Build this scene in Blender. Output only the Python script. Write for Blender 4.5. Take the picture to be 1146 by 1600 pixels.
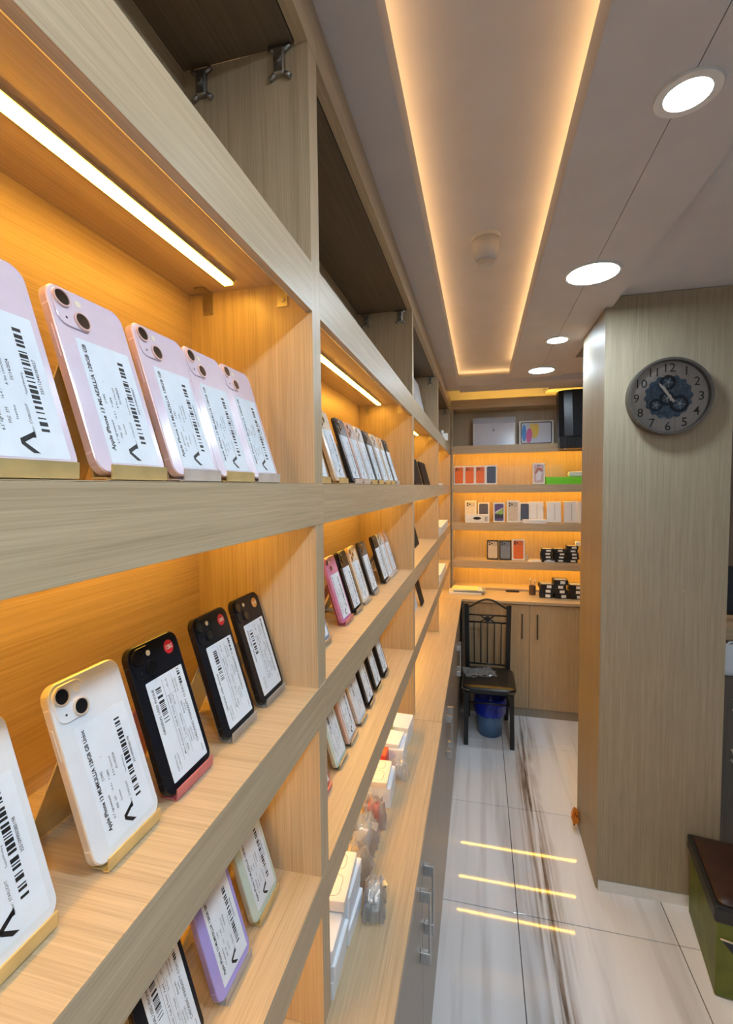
import bpy, bmesh, math, random
from mathutils import Matrix, Vector
R = math.radians
rnd = random.Random(7)
SC = bpy.context.scene
COL = SC.collection
for o in list(bpy.data.objects): bpy.data.objects.remove(o)

# ------------------------------------------------------------------ camera
H = 1.70
def camera():
    f, yaw, pitch, roll = 725.0, R(-13.8), R(-3.08), R(-.62)
    fwd = Vector((math.sin(yaw)*math.cos(pitch), math.cos(yaw)*math.cos(pitch), math.sin(pitch)))
    rt = Vector((math.cos(yaw), -math.sin(yaw), 0)); up = rt.cross(fwd)
    rt2 = rt*math.cos(roll)+up*math.sin(roll); up2 = rt2.cross(fwd)
    m = Matrix((rt2, up2, -fwd)).transposed().to_4x4()
    m.translation = (0, 0, H)
    cd = bpy.data.cameras.new('camera'); co = bpy.data.objects.new('camera', cd); COL.objects.link(co)
    co.matrix_world = m
    cd.sensor_fit = 'VERTICAL'; cd.sensor_height = 36; cd.lens = f/1600*36
    cd.clip_start = .02; cd.clip_end = 60
    SC.camera = co
camera()
# ------------------------------------------------------------------ light and exposure
LED = dict(col=(1, .52, .06), s=34)          # shelf strips
COVE = dict(col=(1, .60, .25), s=12)         # ceiling cove strips
DOWN = dict(col=(.72, .88, 1), s=118)         # ceiling downlights
w = bpy.data.worlds.new('world'); SC.world = w; w.use_nodes = True
bg = w.node_tree.nodes['Background']; bg.inputs[0].default_value = (.80, .90, 1, 1); bg.inputs[1].default_value = .18
vs = SC.view_settings
vs.view_transform = 'Standard'; vs.look = 'None'; vs.gamma = 1; vs.use_curve_mapping = False
vs.exposure = 0.10

# ------------------------------------------------------------------ materials
MATS = {}
def new_mat(name):
    m = bpy.data.materials.new(name); m.use_nodes = True
    return m, m.node_tree.nodes, m.node_tree.links, m.node_tree.nodes['Principled BSDF']
def c4(c): return (c[0], c[1], c[2], 1)
def mat(name, col, rough=.5, metal=0, spec=.5, coat=0, noise=0, nscale=60, trans=0, bump=0):
    """plain material with a little procedural variation"""
    if name in MATS: return MATS[name]
    m, N, L, b = new_mat(name)
    b.inputs['Base Color'].default_value = c4(col); b.inputs['Roughness'].default_value = rough
    b.inputs['Metallic'].default_value = metal; b.inputs['Specular IOR Level'].default_value = spec
    b.inputs['Coat Weight'].default_value = coat; b.inputs['Transmission Weight'].default_value = trans
    tc = N.new('ShaderNodeTexCoord'); nz = N.new('ShaderNodeTexNoise'); nz.inputs['Scale'].default_value = nscale
    L.new(tc.outputs['Object'], nz.inputs['Vector'])
    if noise:
        rp = N.new('ShaderNodeValToRGB'); k = 1-noise
        rp.color_ramp.elements[0].position = .3; rp.color_ramp.elements[1].position = .7
        rp.color_ramp.elements[0].color = c4([v*k for v in col]); rp.color_ramp.elements[1].color = c4([min(1, v*(1+noise*.5)) for v in col])
        L.new(nz.outputs['Fac'], rp.inputs[0]); L.new(rp.outputs[0], b.inputs['Base Color'])
    if bump:
        bp = N.new('ShaderNodeBump'); bp.inputs['Strength'].default_value = bump; bp.inputs['Distance'].default_value = .002
        L.new(nz.outputs['Fac'], bp.inputs['Height']); L.new(bp.outputs[0], b.inputs['Normal'])
    MATS[name] = m
    return m
def emit(name, col, s):
    if name in MATS: return MATS[name]
    m, N, L, b = new_mat(name)
    b.inputs['Base Color'].default_value = c4(col)
    b.inputs['Emission Color'].default_value = c4(col); b.inputs['Emission Strength'].default_value = s
    MATS[name] = m
    return m
def wood(axis, c0=(.42, .31, .19), c1=(.60, .46, .295), rough=.38, key='wood'):
    name = key+'_'+axis
    if name in MATS: return MATS[name]
    m, N, L, b = new_mat(name)
    tc = N.new('ShaderNodeTexCoord'); oi = N.new('ShaderNodeObjectInfo')
    ad = N.new('ShaderNodeVectorMath'); ad.operation = 'ADD'
    L.new(tc.outputs['Object'], ad.inputs[0]); L.new(oi.outputs['Random'], ad.inputs[1])
    def layer(fine, along, detail):
        mp = N.new('ShaderNodeMapping'); s = [fine]*3; s['xyz'.index(axis)] = along
        mp.inputs['Scale'].default_value = s
        nz = N.new('ShaderNodeTexNoise'); nz.inputs['Scale'].default_value = 1; nz.inputs['Detail'].default_value = detail
        nz.inputs['Roughness'].default_value = .6
        L.new(ad.outputs[0], mp.inputs[0]); L.new(mp.outputs[0], nz.inputs['Vector'])
        return nz
    a, c = layer(650, 9, 2), layer(130, 2.5, 3)
    mx = N.new('ShaderNodeMath'); mx.operation = 'MULTIPLY_ADD'; mx.inputs[1].default_value = .55
    m2 = N.new('ShaderNodeMath'); m2.operation = 'MULTIPLY'; m2.inputs[1].default_value = .45
    L.new(c.outputs['Fac'], m2.inputs[0]); L.new(a.outputs['Fac'], mx.inputs[0]); L.new(m2.outputs[0], mx.inputs[2])
    rp = N.new('ShaderNodeValToRGB'); e = rp.color_ramp.elements
    e[0].position = .34; e[1].position = .66; e[0].color = c4(c0); e[1].color = c4(c1)
    L.new(mx.outputs[0], rp.inputs[0]); L.new(rp.outputs[0], b.inputs['Base Color'])
    b.inputs['Roughness'].default_value = rough; b.inputs['Specular IOR Level'].default_value = .4
    bp = N.new('ShaderNodeBump'); bp.inputs['Strength'].default_value = .12; bp.inputs['Distance'].default_value = .0006
    L.new(a.outputs['Fac'], bp.inputs['Height']); L.new(bp.outputs[0], b.inputs['Normal'])
    MATS[name] = m
    return m
def film(name, tint=(1, 1, 1), gloss=.35, rough=.08, milky=0):
    """thin clear plastic film / sheet glass: mostly see-through with a glossy skin"""
    if name in MATS: return MATS[name]
    m, N, L, b = new_mat(name); N.remove(b)
    t = N.new('ShaderNodeBsdfTransparent'); t.inputs[0].default_value = c4(tint)
    g = N.new('ShaderNodeBsdfGlossy'); g.inputs['Roughness'].default_value = rough
    lw = N.new('ShaderNodeLayerWeight'); lw.inputs[0].default_value = gloss
    mx = N.new('ShaderNodeMixShader')
    L.new(lw.outputs['Fresnel'], mx.inputs[0]); L.new(t.outputs[0], mx.inputs[1]); L.new(g.outputs[0], mx.inputs[2])
    out = mx
    if milky:
        d = N.new('ShaderNodeBsdfTranslucent'); d.inputs[0].default_value = (.85, .87, .9, 1)
        d2 = N.new('ShaderNodeBsdfDiffuse'); d2.inputs[0].default_value = (.85, .87, .9, 1)
        m1 = N.new('ShaderNodeMixShader'); m1.inputs[0].default_value = .5; L.new(d.outputs[0], m1.inputs[1]); L.new(d2.outputs[0], m1.inputs[2])
        out = N.new('ShaderNodeMixShader'); out.inputs[0].default_value = milky; L.new(mx.outputs[0], out.inputs[1]); L.new(m1.outputs[0], out.inputs[2])
    L.new(out.outputs[0], N['Material Output'].inputs[0])
    MATS[name] = m
    return m
def marble():
    m, N, L, b = new_mat('marble_tile')
    tc = N.new('ShaderNodeTexCoord'); oi = N.new('ShaderNodeObjectInfo')
    ge = N.new('ShaderNodeNewGeometry')
    def veins(sc, dist, off):
        mp = N.new('ShaderNodeMapping'); mp.inputs['Scale'].default_value = sc; mp.inputs['Location'].default_value = (off, off*.3, 0)
        nz = N.new('ShaderNodeTexNoise'); nz.inputs['Scale'].default_value = 1; nz.inputs['Detail'].default_value = 5
        nz.inputs['Distortion'].default_value = dist
        L.new(ge.outputs['Position'], mp.inputs[0]); L.new(mp.outputs[0], nz.inputs['Vector']); return nz
    def ramp(node, p0, p1, a, bb):
        r = N.new('ShaderNodeValToRGB'); r.color_ramp.elements[0].position = p0; r.color_ramp.elements[1].position = p1
        r.color_ramp.elements[0].color = c4(a); r.color_ramp.elements[1].color = c4(bb)
        L.new(node.outputs['Fac'], r.inputs[0]); return r
    broad = ramp(veins((3.6, .35, 1), .4, 2.3), .33, .66, (.70, .69, .70), (.90, .91, .95))
    fine = ramp(veins((16, .8, 1), .25, 5.1), .30, .47, (.60, .56, .53), (1, 1, 1))
    mul = N.new('ShaderNodeMix'); mul.data_type = 'RGBA'; mul.blend_type = 'MULTIPLY'; mul.inputs[0].default_value = .55
    L.new(broad.outputs[0], mul.inputs[6]); L.new(fine.outputs[0], mul.inputs[7])
    # one strong brown vein running along the aisle
    sx = N.new('ShaderNodeSeparateXYZ'); L.new(ge.outputs['Position'], sx.inputs[0])
    wob = veins((5, 2.2, 1), .6, 9.0)
    ma = N.new('ShaderNodeMath'); ma.operation = 'MULTIPLY_ADD'; ma.inputs[1].default_value = .16; ma.inputs[2].default_value = -.08-.262
    L.new(wob.outputs['Fac'], ma.inputs[0])
    sm = N.new('ShaderNodeMath'); sm.operation = 'ADD'; L.new(sx.outputs[0], sm.inputs[0]); L.new(ma.outputs[0], sm.inputs[1])
    ab = N.new('ShaderNodeMath'); ab.operation = 'ABSOLUTE'; L.new(sm.outputs[0], ab.inputs[0])
    vr = N.new('ShaderNodeValToRGB'); ve = vr.color_ramp.elements
    ve[0].position = .004; ve[0].color = (.15, .095, .06, 1); ve[1].position = .080; ve[1].color = (1, 1, 1, 1)
    k = ve.new(.022); k.color = (.45, .36, .29, 1)
    L.new(ab.outputs[0], vr.inputs[0])
    st = ramp(veins((60, 1.5, 1), .2, 1.0), .40, .60, (0, 0, 0), (1, 1, 1))
    m3 = N.new('ShaderNodeMix'); m3.data_type = 'RGBA'; m3.blend_type = 'MULTIPLY'
    L.new(st.outputs[0], m3.inputs[0]); L.new(mul.outputs[2], m3.inputs[6]); L.new(vr.outputs[0], m3.inputs[7])
    L.new(m3.outputs[2], b.inputs['Base Color'])
    b.inputs['Roughness'].default_value = .035; b.inputs['Specular IOR Level'].default_value = .6
    return m

WY, WZ, WX = wood('y'), wood('z'), wood('x')
SHADEW = wood('y', (.13, .09, .055), (.19, .135, .085), .5, 'shade_toned_wood')  # top boards: the compartment's shadow is put into the wood colour
DOORW = wood('z', (.27, .225, .175), (.37, .31, .24), .33, 'door_laminate')
COLW = wood('z', (.29, .235, .155), (.415, .342, .235), .52, 'column_laminate')
M_ceil = mat('ceiling_paint', (.60, .575, .585), .65, noise=.04, nscale=8)
M_white = mat('white_paint', (.8, .79, .77), .45, noise=.04)
M_chrome = mat('brushed_chrome', (.62, .62, .62), .28, 1, noise=.15, nscale=200)
M_steel = mat('dull_steel', (.42, .41, .40), .35, 1, noise=.2, nscale=120)
M_black = mat('black_gloss', (.008, .008, .010), .12, coat=.6, noise=.2)
M_blackm = mat('black_satin', (.012, .012, .013), .38, noise=.3)
M_gold = mat('gold_sheet', (.74, .61, .30), .36, .55, noise=.1)
M_silver = mat('silver_sheet', (.74, .73, .73), .36, .5, noise=.1)
M_pinkm = mat('pink_sheet', (.62, .22, .25), .35, .6, noise=.1)
M_clear = film('clear_acrylic', (.97, .97, .97), .25, .06, .30)
M_glass = film('sheet_glass', (.97, .97, .97), .25, .01)
M_film = film('clear_film', (.95, .96, .98), .30, .10, .34)
M_paper = mat('sticker_paper', (.77, .82, .89), .7, spec=.2, noise=.03)
M_ink = mat('printed_ink', (.012, .012, .014), .5, noise=.2)
M_box = mat('white_card', (.86, .84, .80), .45, noise=.03)
M_grout = mat('grout', (.06, .055, .05), .7, noise=.2)
M_led = emit('led_warm', LED['col'], LED['s']); M_ledb = emit('led_warm_back', LED['col'], LED['s']*1.15)
M_cove = emit('cove_led', COVE['col'], COVE['s'])
M_down = emit('downlight_lens', DOWN['col'], DOWN['s'])
M_alu = mat('aluminium_channel', (.7, .68, .62), .3, .9, noise=.1)

# ------------------------------------------------------------------ mesh helpers
def B(): return bmesh.new()
def box(bm, x0, x1, y0, y1, z0, z1, bev=0, seg=1):
    x0, x1 = min(x0, x1), max(x0, x1); y0, y1 = min(y0, y1), max(y0, y1); z0, z1 = min(z0, z1), max(z0, z1)
    v = [bm.verts.new(p) for p in ((x0, y0, z0), (x1, y0, z0), (x1, y1, z0), (x0, y1, z0), (x0, y0, z1), (x1, y0, z1), (x1, y1, z1), (x0, y1, z1))]
    fs = [bm.faces.new([v[i] for i in q]) for q in ((3, 2, 1, 0), (4, 5, 6, 7), (0, 1, 5, 4), (1, 2, 6, 5), (2, 3, 7, 6), (3, 0, 4, 7))]
    if bev:
        es = list({e for f in fs for e in f.edges})
        bmesh.ops.bevel(bm, geom=es, offset=bev, segments=seg, profile=.5, affect='EDGES')
    return bm
def rr(w, h, r, n=5, u0=0, v0=0):
    pts = []
    for cx, cy, a0 in ((w-r, r, -90), (w-r, h-r, 0), (r, h-r, 90), (r, r, 180)):
        for k in range(n+1):
            a = R(a0+90*k/n); pts.append((u0+cx+r*math.cos(a), v0+cy+r*math.sin(a)))
    return pts
AX = {'x': lambda u, v, d: (d, u, v), 'y': lambda u, v, d: (u, d, v), 'z': lambda u, v, d: (u, v, d)}
def loft(bm, rings, cap=True, smooth=False, closed=True):
    vs = [[bm.verts.new(p) for p in ring] for ring in rings]
    n = len(vs[0])
    for a, b in zip(vs[:-1], vs[1:]):
        for i in range(n if closed else n-1):
            f = bm.faces.new((a[i], a[(i+1) % n], b[(i+1) % n], b[i])); f.smooth = smooth
    if cap:
        bm.faces.new(list(reversed(vs[0]))); bm.faces.new(vs[-1])
    return bm
def rprism(bm, w, h, r, d0, d1, ax='x', u0=0, v0=0, ch=0, n=5):
    """rounded rectangle w x h extruded along ax from d0 to d1"""
    q = AX[ax]
    def ring(i, d): return [q(u, v, d) for u, v in rr(w-2*i, h-2*i, max(r-i, 1e-5), n, u0+i, v0+i)]
    rings = [ring(0, d0), ring(0, d1)] if not ch else [ring(ch, d0), ring(0, d0+ch), ring(0, d1-ch), ring(ch, d1)]
    return loft(bm, rings)
def disc(bm, cu, cv, r, d0, d1, ax='x', n=20, ch=0, r1=None):
    q = AX[ax]
    def ring(rad, d): return [q(cu+rad*math.cos(6.28319*k/n), cv+rad*math.sin(6.28319*k/n), d) for k in range(n)]
    r1 = r if r1 is None else r1
    rings = [ring(r, d0), ring(r1, d1)] if not ch else [ring(r, d0), ring(r1, d1-ch), ring(r1-ch, d1)]
    return loft(bm, rings)
def annulus(bm, cu, cv, ri, ro, d0, d1, ax='x', n=28):
    q = AX[ax]
    prof = [(ri, d0), (ro, d0), (ro, d1), (ri, d1)]
    rings = []
    for k in range(n+1):
        a = 6.28319*k/n
        rings.append([q(cu+p[0]*math.cos(a), cv+p[0]*math.sin(a), p[1]) for p in prof])
    vs = [[bm.verts.new(p) for p in r] for r in rings[:-1]]
    for k in range(n):
        a, b = vs[k], vs[(k+1) % n]
        for i in range(4): bm.faces.new((a[i], a[(i+1) % 4], b[(i+1) % 4], b[i]))
    return bm
def tube(bm, pts, r, n=8, smooth=True, r2=None):
    pts = [Vector(p) for p in pts]; rings = []
    for i, p in enumerate(pts):
        d = (pts[min(i+1, len(pts)-1)]-pts[max(i-1, 0)]).normalized()
        a = d.cross(Vector((0, 0, 1)))
        if a.length < 1e-3: a = d.cross(Vector((0, 1, 0)))
        a.normalize(); b = d.cross(a)
        rad = r if r2 is None else r+(r2-r)*i/(len(pts)-1)
        rings.append([p+a*rad*math.cos(6.28319*k/n)+b*rad*math.sin(6.28319*k/n) for k in range(n)])
    return loft(bm, rings, smooth=smooth)
def prism(bm, poly, d0, d1, ax):
    q = AX[ax]
    return loft(bm, [[q(u, v, d0) for u, v in poly], [q(u, v, d1) for u, v in poly]])
def mesh_of(bm, name):
    bmesh.ops.recalc_face_normals(bm, faces=bm.faces)
    me = bpy.data.meshes.new(name); bm.to_mesh(me); bm.free(); return me
def origin_of(o):
    v = Vector((0, 0, 0))
    while o: v += o.location; o = o.parent
    return v
def part(name, bm, m, parent, world=False, label=None, kind=None):
    """one mesh object; world=True: the bmesh is in world coordinates"""
    me = bm if isinstance(bm, bpy.types.Mesh) else mesh_of(bm, name)
    if world:
        me.transform(Matrix.Translation(-origin_of(parent)))
    if m is not None and not me.materials: me.materials.append(m)
    o = bpy.data.objects.new(name, me); COL.objects.link(o); o.parent = parent
    if label: o['label'] = label
    if kind: o['kind'] = kind
    return o
def thing(name, label, cat, loc=(0, 0, 0), rot=(0, 0, 0), group=None):
    o = bpy.data.objects.new(name, None); COL.objects.link(o); o.empty_display_size = .05
    o.location = loc; o.rotation_euler = rot
    o['label'] = label; o['category'] = cat
    if group: o['group'] = group
    return o
def struct(name, bm, m):
    o = part(name, bm, m, None); o['kind'] = 'structure'; return o
def struct_root(name, loc=(0, 0, 0)):
    o = bpy.data.objects.new(name, None); COL.objects.link(o); o.location = loc; o['kind'] = 'structure'; return o
TXT = {}
def text_geo(s, size, bold=0):
    """vertices and faces of a line of text, lying in the u,v plane"""
    k = (s, bold)
    if k not in TXT:
        cu = bpy.data.curves.new('t', 'FONT'); cu.body = s; cu.size = 1; cu.resolution_u = 2; cu.offset = bold; cu.fill_mode = 'FRONT'
        ob = bpy.data.objects.new('t', cu); me = ob.to_mesh()
        TXT[k] = ([(v.co.x, v.co.y) for v in me.vertices], [tuple(p.vertices) for p in me.polygons])
        ob.to_mesh_clear(); bpy.data.objects.remove(ob); bpy.data.curves.remove(cu)
    vs, fs = TXT[k]
    return [(x*size, y*size) for x, y in vs], fs
def text_width(s, size): 
    v, f = text_geo(s, size); return max(p[0] for p in v)
def text_mesh(name, lines, fn):
    """lines: (string, u, v, size, bold[, fit width]); fn maps (u, v) to 3-D"""
    V, F = [], []
    for ln in lines:
        s, u, v, size, bold = ln[:5]
        vs, fs = text_geo(s, size, bold)
        sx = ln[5]/max(p[0] for p in vs) if len(ln) > 5 else 1
        b0 = len(V); V += [fn(u+p[0]*sx, v+p[1]) for p in vs]; F += [tuple(i+b0 for i in f) for f in fs]
    me = bpy.data.meshes.new(name); me.from_pydata(V, [], F); return me
def quads_mesh(name, rects, fn):
    V, F = [], []
    for u0, v0, u1, v1 in rects:
        b0 = len(V); V += [fn(u0, v0), fn(u1, v0), fn(u1, v1), fn(u0, v1)]; F.append((b0, b0+1, b0+2, b0+3))
    me = bpy.data.meshes.new(name); me.from_pydata(V, [], F); return me

# ------------------------------------------------------------------ shelf geometry shared by the whole shop
XF = -.234                                  # front plane of the left shelving
XB = -.430                                  # its back panel
ZA, ZB, ZC, ZK = 1.706, 1.4005, 1.1056, .859
TH = .061                                   # height of the shelf fascias
RAIL0, RAIL1, BOARD = 1.952, 2.020, 1.994   # light rail bottom / top, light board underside
OPEN_T, TRIM_T = 2.318, 2.390
DIV = [-.394, .640, 1.650, 2.670, 3.804]    # near faces of the dividers
DT = .034
YF = 3.838; YB = 4.030                      # back shelving: front plane and back panel
YR = 4.06

# ------------------------------------------------------------------ setting
fl = struct_root('floor')
M_tile = marble()
tx = [-1.563+.57*i for i in range(12)]      # joints at .147 and .717
tx = [.147+.57*i for i in range(-2, 7)]; ty = [1.845+.63*i for i in range(-7, 5)]
tile_me = None
g = B(); box(g, -1.0, 4.2, -2.6, 4.4, -.03, -.0035); part('grout_bed', g, M_grout, fl)
for i in range(len(tx)-1):
    for j in range(len(ty)-1):
        if tile_me is None:
            b = B(); box(b, .0016, .5684, .0016, .6284, -.012, 0, .0008); tile_me = mesh_of(b, 'tile'); tile_me.materials.append(M_tile)
        o = part('tile', tile_me, None, fl); o.location = (tx[i], ty[j], 0)
b = B(); box(b, -.50, -.44, -2.6, 4.1, 0, 2.62); struct('wall_left', b, M_white)
b = B(); box(b, -.50, 3.7, YR, YR+.05, 0, 2.62); wb = struct('wall_back', b, M_ceil)
b = B(); box(b, 1.27, 3.69, YR-.012, YR-.0005, .002, 2.43); part('wall_panel', b, wood('z', (.20, .165, .13), (.30, .25, .20), .5, 'dark_wall'), wb)
b = B(); box(b, 3.7, 3.75, -2.6, 4.1, 0, 2.62); struct('wall_right', b, M_white)
# ceiling: raised tray over the aisle with lowered borders
ce = struct_root('ceiling')
def cpart(n, m, *a, lab=None):
    b = B(); box(b, *a); return part(n, b, m, ce, label=lab)
cpart('tray_panel', M_ceil, -.44, .52, -2.6, 4.06, 2.505, 2.54)
cpart('high_panel', M_ceil, .501, 3.7, -2.6, 4.06, 2.432, 2.46)
cpart('cove_border', M_ceil, -.234, -.147, -2.6, 3.46, 2.392, 2.462)
cpart('lowered_panel', M_ceil, .182, .3488, -2.6, 3.19, 2.392, 2.462)
cpart('lowered_panel', M_ceil, .3506, .500, -2.6, 3.19, 2.392, 2.462)
cpart('joint_strip', mat('joint_shadow_gap', (.12, .11, .10), .8), .3486, .3508, -2.6, 3.19, 2.3945, 2.40)
cpart('cross_beam', M_ceil, -.147, .92, 3.33, 3.55, 2.392, 2.455)
cpart('cove_led_strip', M_cove, -.186, -.176, -2.5, 3.44, 2.463, 2.468)
cpart('cove_led_strip', M_cove, .208, .218, -2.5, 3.17, 2.463, 2.468)
cpart('cove_led_strip', M_cove, -.14, .50, 3.42, 3.43, 2.456, 2.461)
cpart('cove_led_strip', emit('cove_led_yellow', (1, .62, .10), COVE['s']*1.6), -.21, .9, 3.885, 3.90, 2.340, 2.346)
# access hatch beside the column
cpart('access_hatch', mat('grey_grille', (.22, .19, .17), .7, noise=.2), .505, .62, 2.62, 2.90, 2.425, 2.431)

# column with the clock
cx0, cx1, cy0, cy1 = .476, .918, 2.03, 2.43
col = struct_root('wall_column', ((cx0+cx1)/2, (cy0+cy1)/2, 0))
b = B(); box(b, cx0+.012, cx1, cy0+.012, cy1, 0, 2.43); part('core', b, M_white, col, True)
b = B(); box(b, cx0, cx1, cy0, cy0+.012, .052, 2.43); part('front_panel', b, COLW, col, True)
b = B(); box(b, cx0, cx0+.012, cy0+.012, cy1, .004, 2.40); part('side_panel', b, COLW, col, True)
b = B(); box(b, cx0+.008, cx1, cy0+.001, cy0+.012, 0, .047); part('baseboard', b, M_white, col, True, label='white baseboard')
b = B(); disc(b, .771, 1.281, .0035, cy0-.002, cy0, 'y', 10); part('screw_cap', b, mat('brass_cap', (.5, .38, .2), .4, .5), col, True)

# ------------------------------------------------------------------ left shelving bays
def fascia_y(parent, y0, y1, z0, z1, t=.018, name='fascia'):
    b = B(); box(b, XF-t, XF+.0008, y0, y1, z0, z1, .0004); return part(name, b, WY, parent, True)
def bay(i, label):
    y0, y1 = DIV[i]+DT, DIV[i+1]
    t = thing('shelving_bay', label, 'shelving', (XB, (y0+y1)/2, ZK), group='built-in shelving along the left wall')
    divs = [DIV[i+1]] if i else [DIV[0], DIV[1]]
    for d in divs:
        b = B(); box(b, XB-.006, XF, d, d+DT, ZK+.001, OPEN_T); part('divider', b, WZ, t, True)
    b = B(); box(b, XB-.006, XB, y0, y1, ZK+.001, OPEN_T); part('back_panel', b, WY, t, True)
    b = B(); box(b, XB, XF-.02, y0, y1, OPEN_T+.001, OPEN_T+.018); part('top_board', b, SHADEW, t, True)
    fascia_y(t, y0-DT if i == 0 else y0, y1+DT, OPEN_T, TRIM_T, name='top_trim')
    # light board with the slanting front rail
    s = part('light_board', box(B(), XB, XF-.0525, y0, y1, BOARD, BOARD+.018), WY, t, True)
    b = B(); prism(b, [(XF, RAIL1), (XF, RAIL0), (XF-.010, RAIL0-.001), (XF-.056, BOARD+.003), (XF-.056, BOARD+.016), (XF-.018, RAIL1)], y0, y1, 'y')
    part('front_rail', b, WY, s, True)
    def strip(par, z, ya, yb, x=-.348):
        c = part('led_channel', box(B(), x-.010, x+.010, ya, yb, z-.004, z-.0002), M_alu, par, True)
        part('led_diffuser', box(B(), x-.0065, x+.0065, ya, yb, z-.0062, z-.0041), M_led, c, True, label='glowing warm white light strip')
    strip(t, BOARD, y0+.02, y1-.03)
    for z, lit in ((ZA, 1), (ZB, 1), (ZC, 1)):
        b = B(); box(b, XB, XF-.0185, y0, y1, z-.022, z-.0008); box(b, XB, XF+.0008, y0, y1, z-.0007, z)
        s = part('shelf', b, WX if z == ZB else WY, t, True)
        fascia_y(s, (y0-DT if i == 0 else y0), y1+DT, z-TH, z-.0008)
        if lit: strip(t, z-.022, y0+.02, y1-.03)
    # hardware: hinge plates of the missing flap doors and the angle brackets of the light board
    for (x, z) in ((-.275, OPEN_T-.022), (-.398, OPEN_T-.026)):
        b = B(); y = y1
        box(b, x-.008, x+.008, y-.009, y, z-.018, z+.018, .002)
        for s1 in (-1, 1):
            for s2 in (-1, 1):
                tube(b, [(x+s1*.005, y-.004, z+s2*.014), (x+s1*.016, y-.003, z+s2*.021)], .0035, 6)
        disc(b, x, z, .005, y-.013, y-.009, 'y', 10)
        part('hinge_plate', b, M_steel, t, True)
    for x in (-.279, -.400):
        b = B(); y = y1; z = BOARD
        box(b, x-.008, x+.008, y-.0018, y, z-.032, z-.001); box(b, x-.008, x+.008, y-.024, y, z-.0018, z-.0003)
        disc(b, x, z-.022, .004, y-.0035, y-.0018, 'y', 10)
        part('angle_bracket', b, mat('bracket_steel', (.55, .50, .42), .32, 1), t, True)
    return t
bay(0, 'nearest wooden shelving bay on the left, holding five pink phones on its middle shelf')
bay(1, 'second wooden shelving bay from the camera, with bagged chargers on the counter below it')
bay(2, 'third narrow looking wooden shelving bay, holding two black tablets')
bay(3, 'farthest wooden shelving bay on the left wall, meeting the back shelves at the corner')

# ------------------------------------------------------------------ back shelving
t = thing('shelving_unit', 'warmly lit wooden shelves across the end wall, filled with boxed phones and tablets', 'shelving', (.4, YB, .876))
x0, x1 = -.214, 1.25
part('back_panel', box(B(), x0, x1, YB, YB+.006, .876, OPEN_T), WZ, t, True)
part('end_panel', box(B(), x0-.016, x0, YF+.003, YB, .876, OPEN_T), WZ, t, True)
part('end_panel', box(B(), x1, x1+.018, YF, YB, .876, OPEN_T), WZ, t, True)
part('top_board', box(B(), x0, x1, YF+.02, YB, OPEN_T+.001, OPEN_T+.018), WX, t, True)
part('top_trim', box(B(), -.232, x1, YF, YF+.018, OPEN_T, TRIM_T-.002, .0012), WX, t, True)
s = part('light_board', box(B(), x0, x1, YF+.05, YB, BOARD, BOARD+.018), WX, t, True)
b = B(); prism(b, [(YF, RAIL1+.002), (YF, RAIL0+.006), (YF+.010, RAIL0+.006), (YF+.054, BOARD), (YF+.054, BOARD+.018), (YF+.018, RAIL1+.002)], x0-.016, x1, 'x')
part('front_rail', b, WX, s, True)
def strip_x(par, z, y=3.93):
    c = part('led_channel', box(B(), x0+.02, x1-.05, y-.01, y+.01, z-.004, z-.0002), M_alu, par, True)
    part('led_diffuser', box(B(), x0+.02, x1-.05, y-.0065, y+.0065, z-.0062, z-.0041), M_ledb, c, True)
strip_x(t, BOARD)
for z in (ZA, ZB, 1.094):
    s = part('shelf', box(B(), x0, x1, YF+.018, YB, z-.022, z), WX, t, True)
    part('fascia', box(B(), x0-.016, x1, YF-.0008, YF+.018, z-TH, z, .0012), WX, s, True)
    strip_x(t, z-.022)

# ------------------------------------------------------------------ counters and base cabinets
XD = -.142                                   # door face of the left cabinets
def handle(parent, x, y, z0, z1, axis):
    """flat bar pull on two square posts; axis: the way it sticks out"""
    b = B()
    if axis == 'x':
        for z in (z0, z1-.03): box(b, x, x+.026, y-.007, y+.007, z, z+.03, .001)
        box(b, x+.020, x+.026, y-.005, y+.005, z0+.02, z1-.02, .001)
    else:
        for z in (z0, z1-.012): box(b, y-.005, y+.005, x-.024, x, z, z+.012, .001)
        box(b, y-.005, y+.005, x-.026, x-.020, z0-.01, z1+.01, .001)
    return part('handle', b, M_chrome if axis == 'x' else mat('dark_handle', (.12, .095, .07), .35, .6, noise=.1), parent, True)
def base_left(ya, yb, label):
    t = thing('base_cabinet', label, 'cabinet', (-.29, (ya+yb)/2, 0), group='base cabinets under the left counter')
    part('carcass', box(B(), XB, XD-.020, ya+.001, yb-.001, .06, ZK-.025), WZ, t, True)
    part('toe_kick', box(B(), XB, XD-.004, ya+.001, yb-.001, 0, .06), DOORW, t, True)
    ym = (ya+yb)/2
    for a, c, hy in ((ya, ym, ym-.040), (ym, yb, ym+.040)):
        d = part('door', box(B(), XD-.018, XD, a+.0015, c-.0015, .061, ZK-.022, .001), DOORW, t, True)
        handle(d, XD, hy, .515, .705, 'x')
base_left(-.215, .685, 'grey brown base cabinet nearest the camera, under the left counter')
base_left(.685, 1.585, 'grey brown base cabinet with a pair of long chrome handles in the foreground')
base_left(1.585, 2.485, 'grey brown base cabinet between the foreground cabinet and the chair corner')
base_left(2.485, 3.385, 'farthest grey brown base cabinet of the left row, beside the black chair')
def worktop(label, x0, x1, y0, y1, m, group=None):
    t = thing('worktop', label, 'worktop', ((x0+x1)/2, (y0+y1)/2, ZK-.020))
    part('slab', box(B(), x0, x1, y0, y1, ZK-.020, ZK, .001), m, t, True)
    return t
worktop('long wooden worktop below the two nearest shelving bays', XB-.006, -.130, -.5, 1.628, WY)
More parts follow.
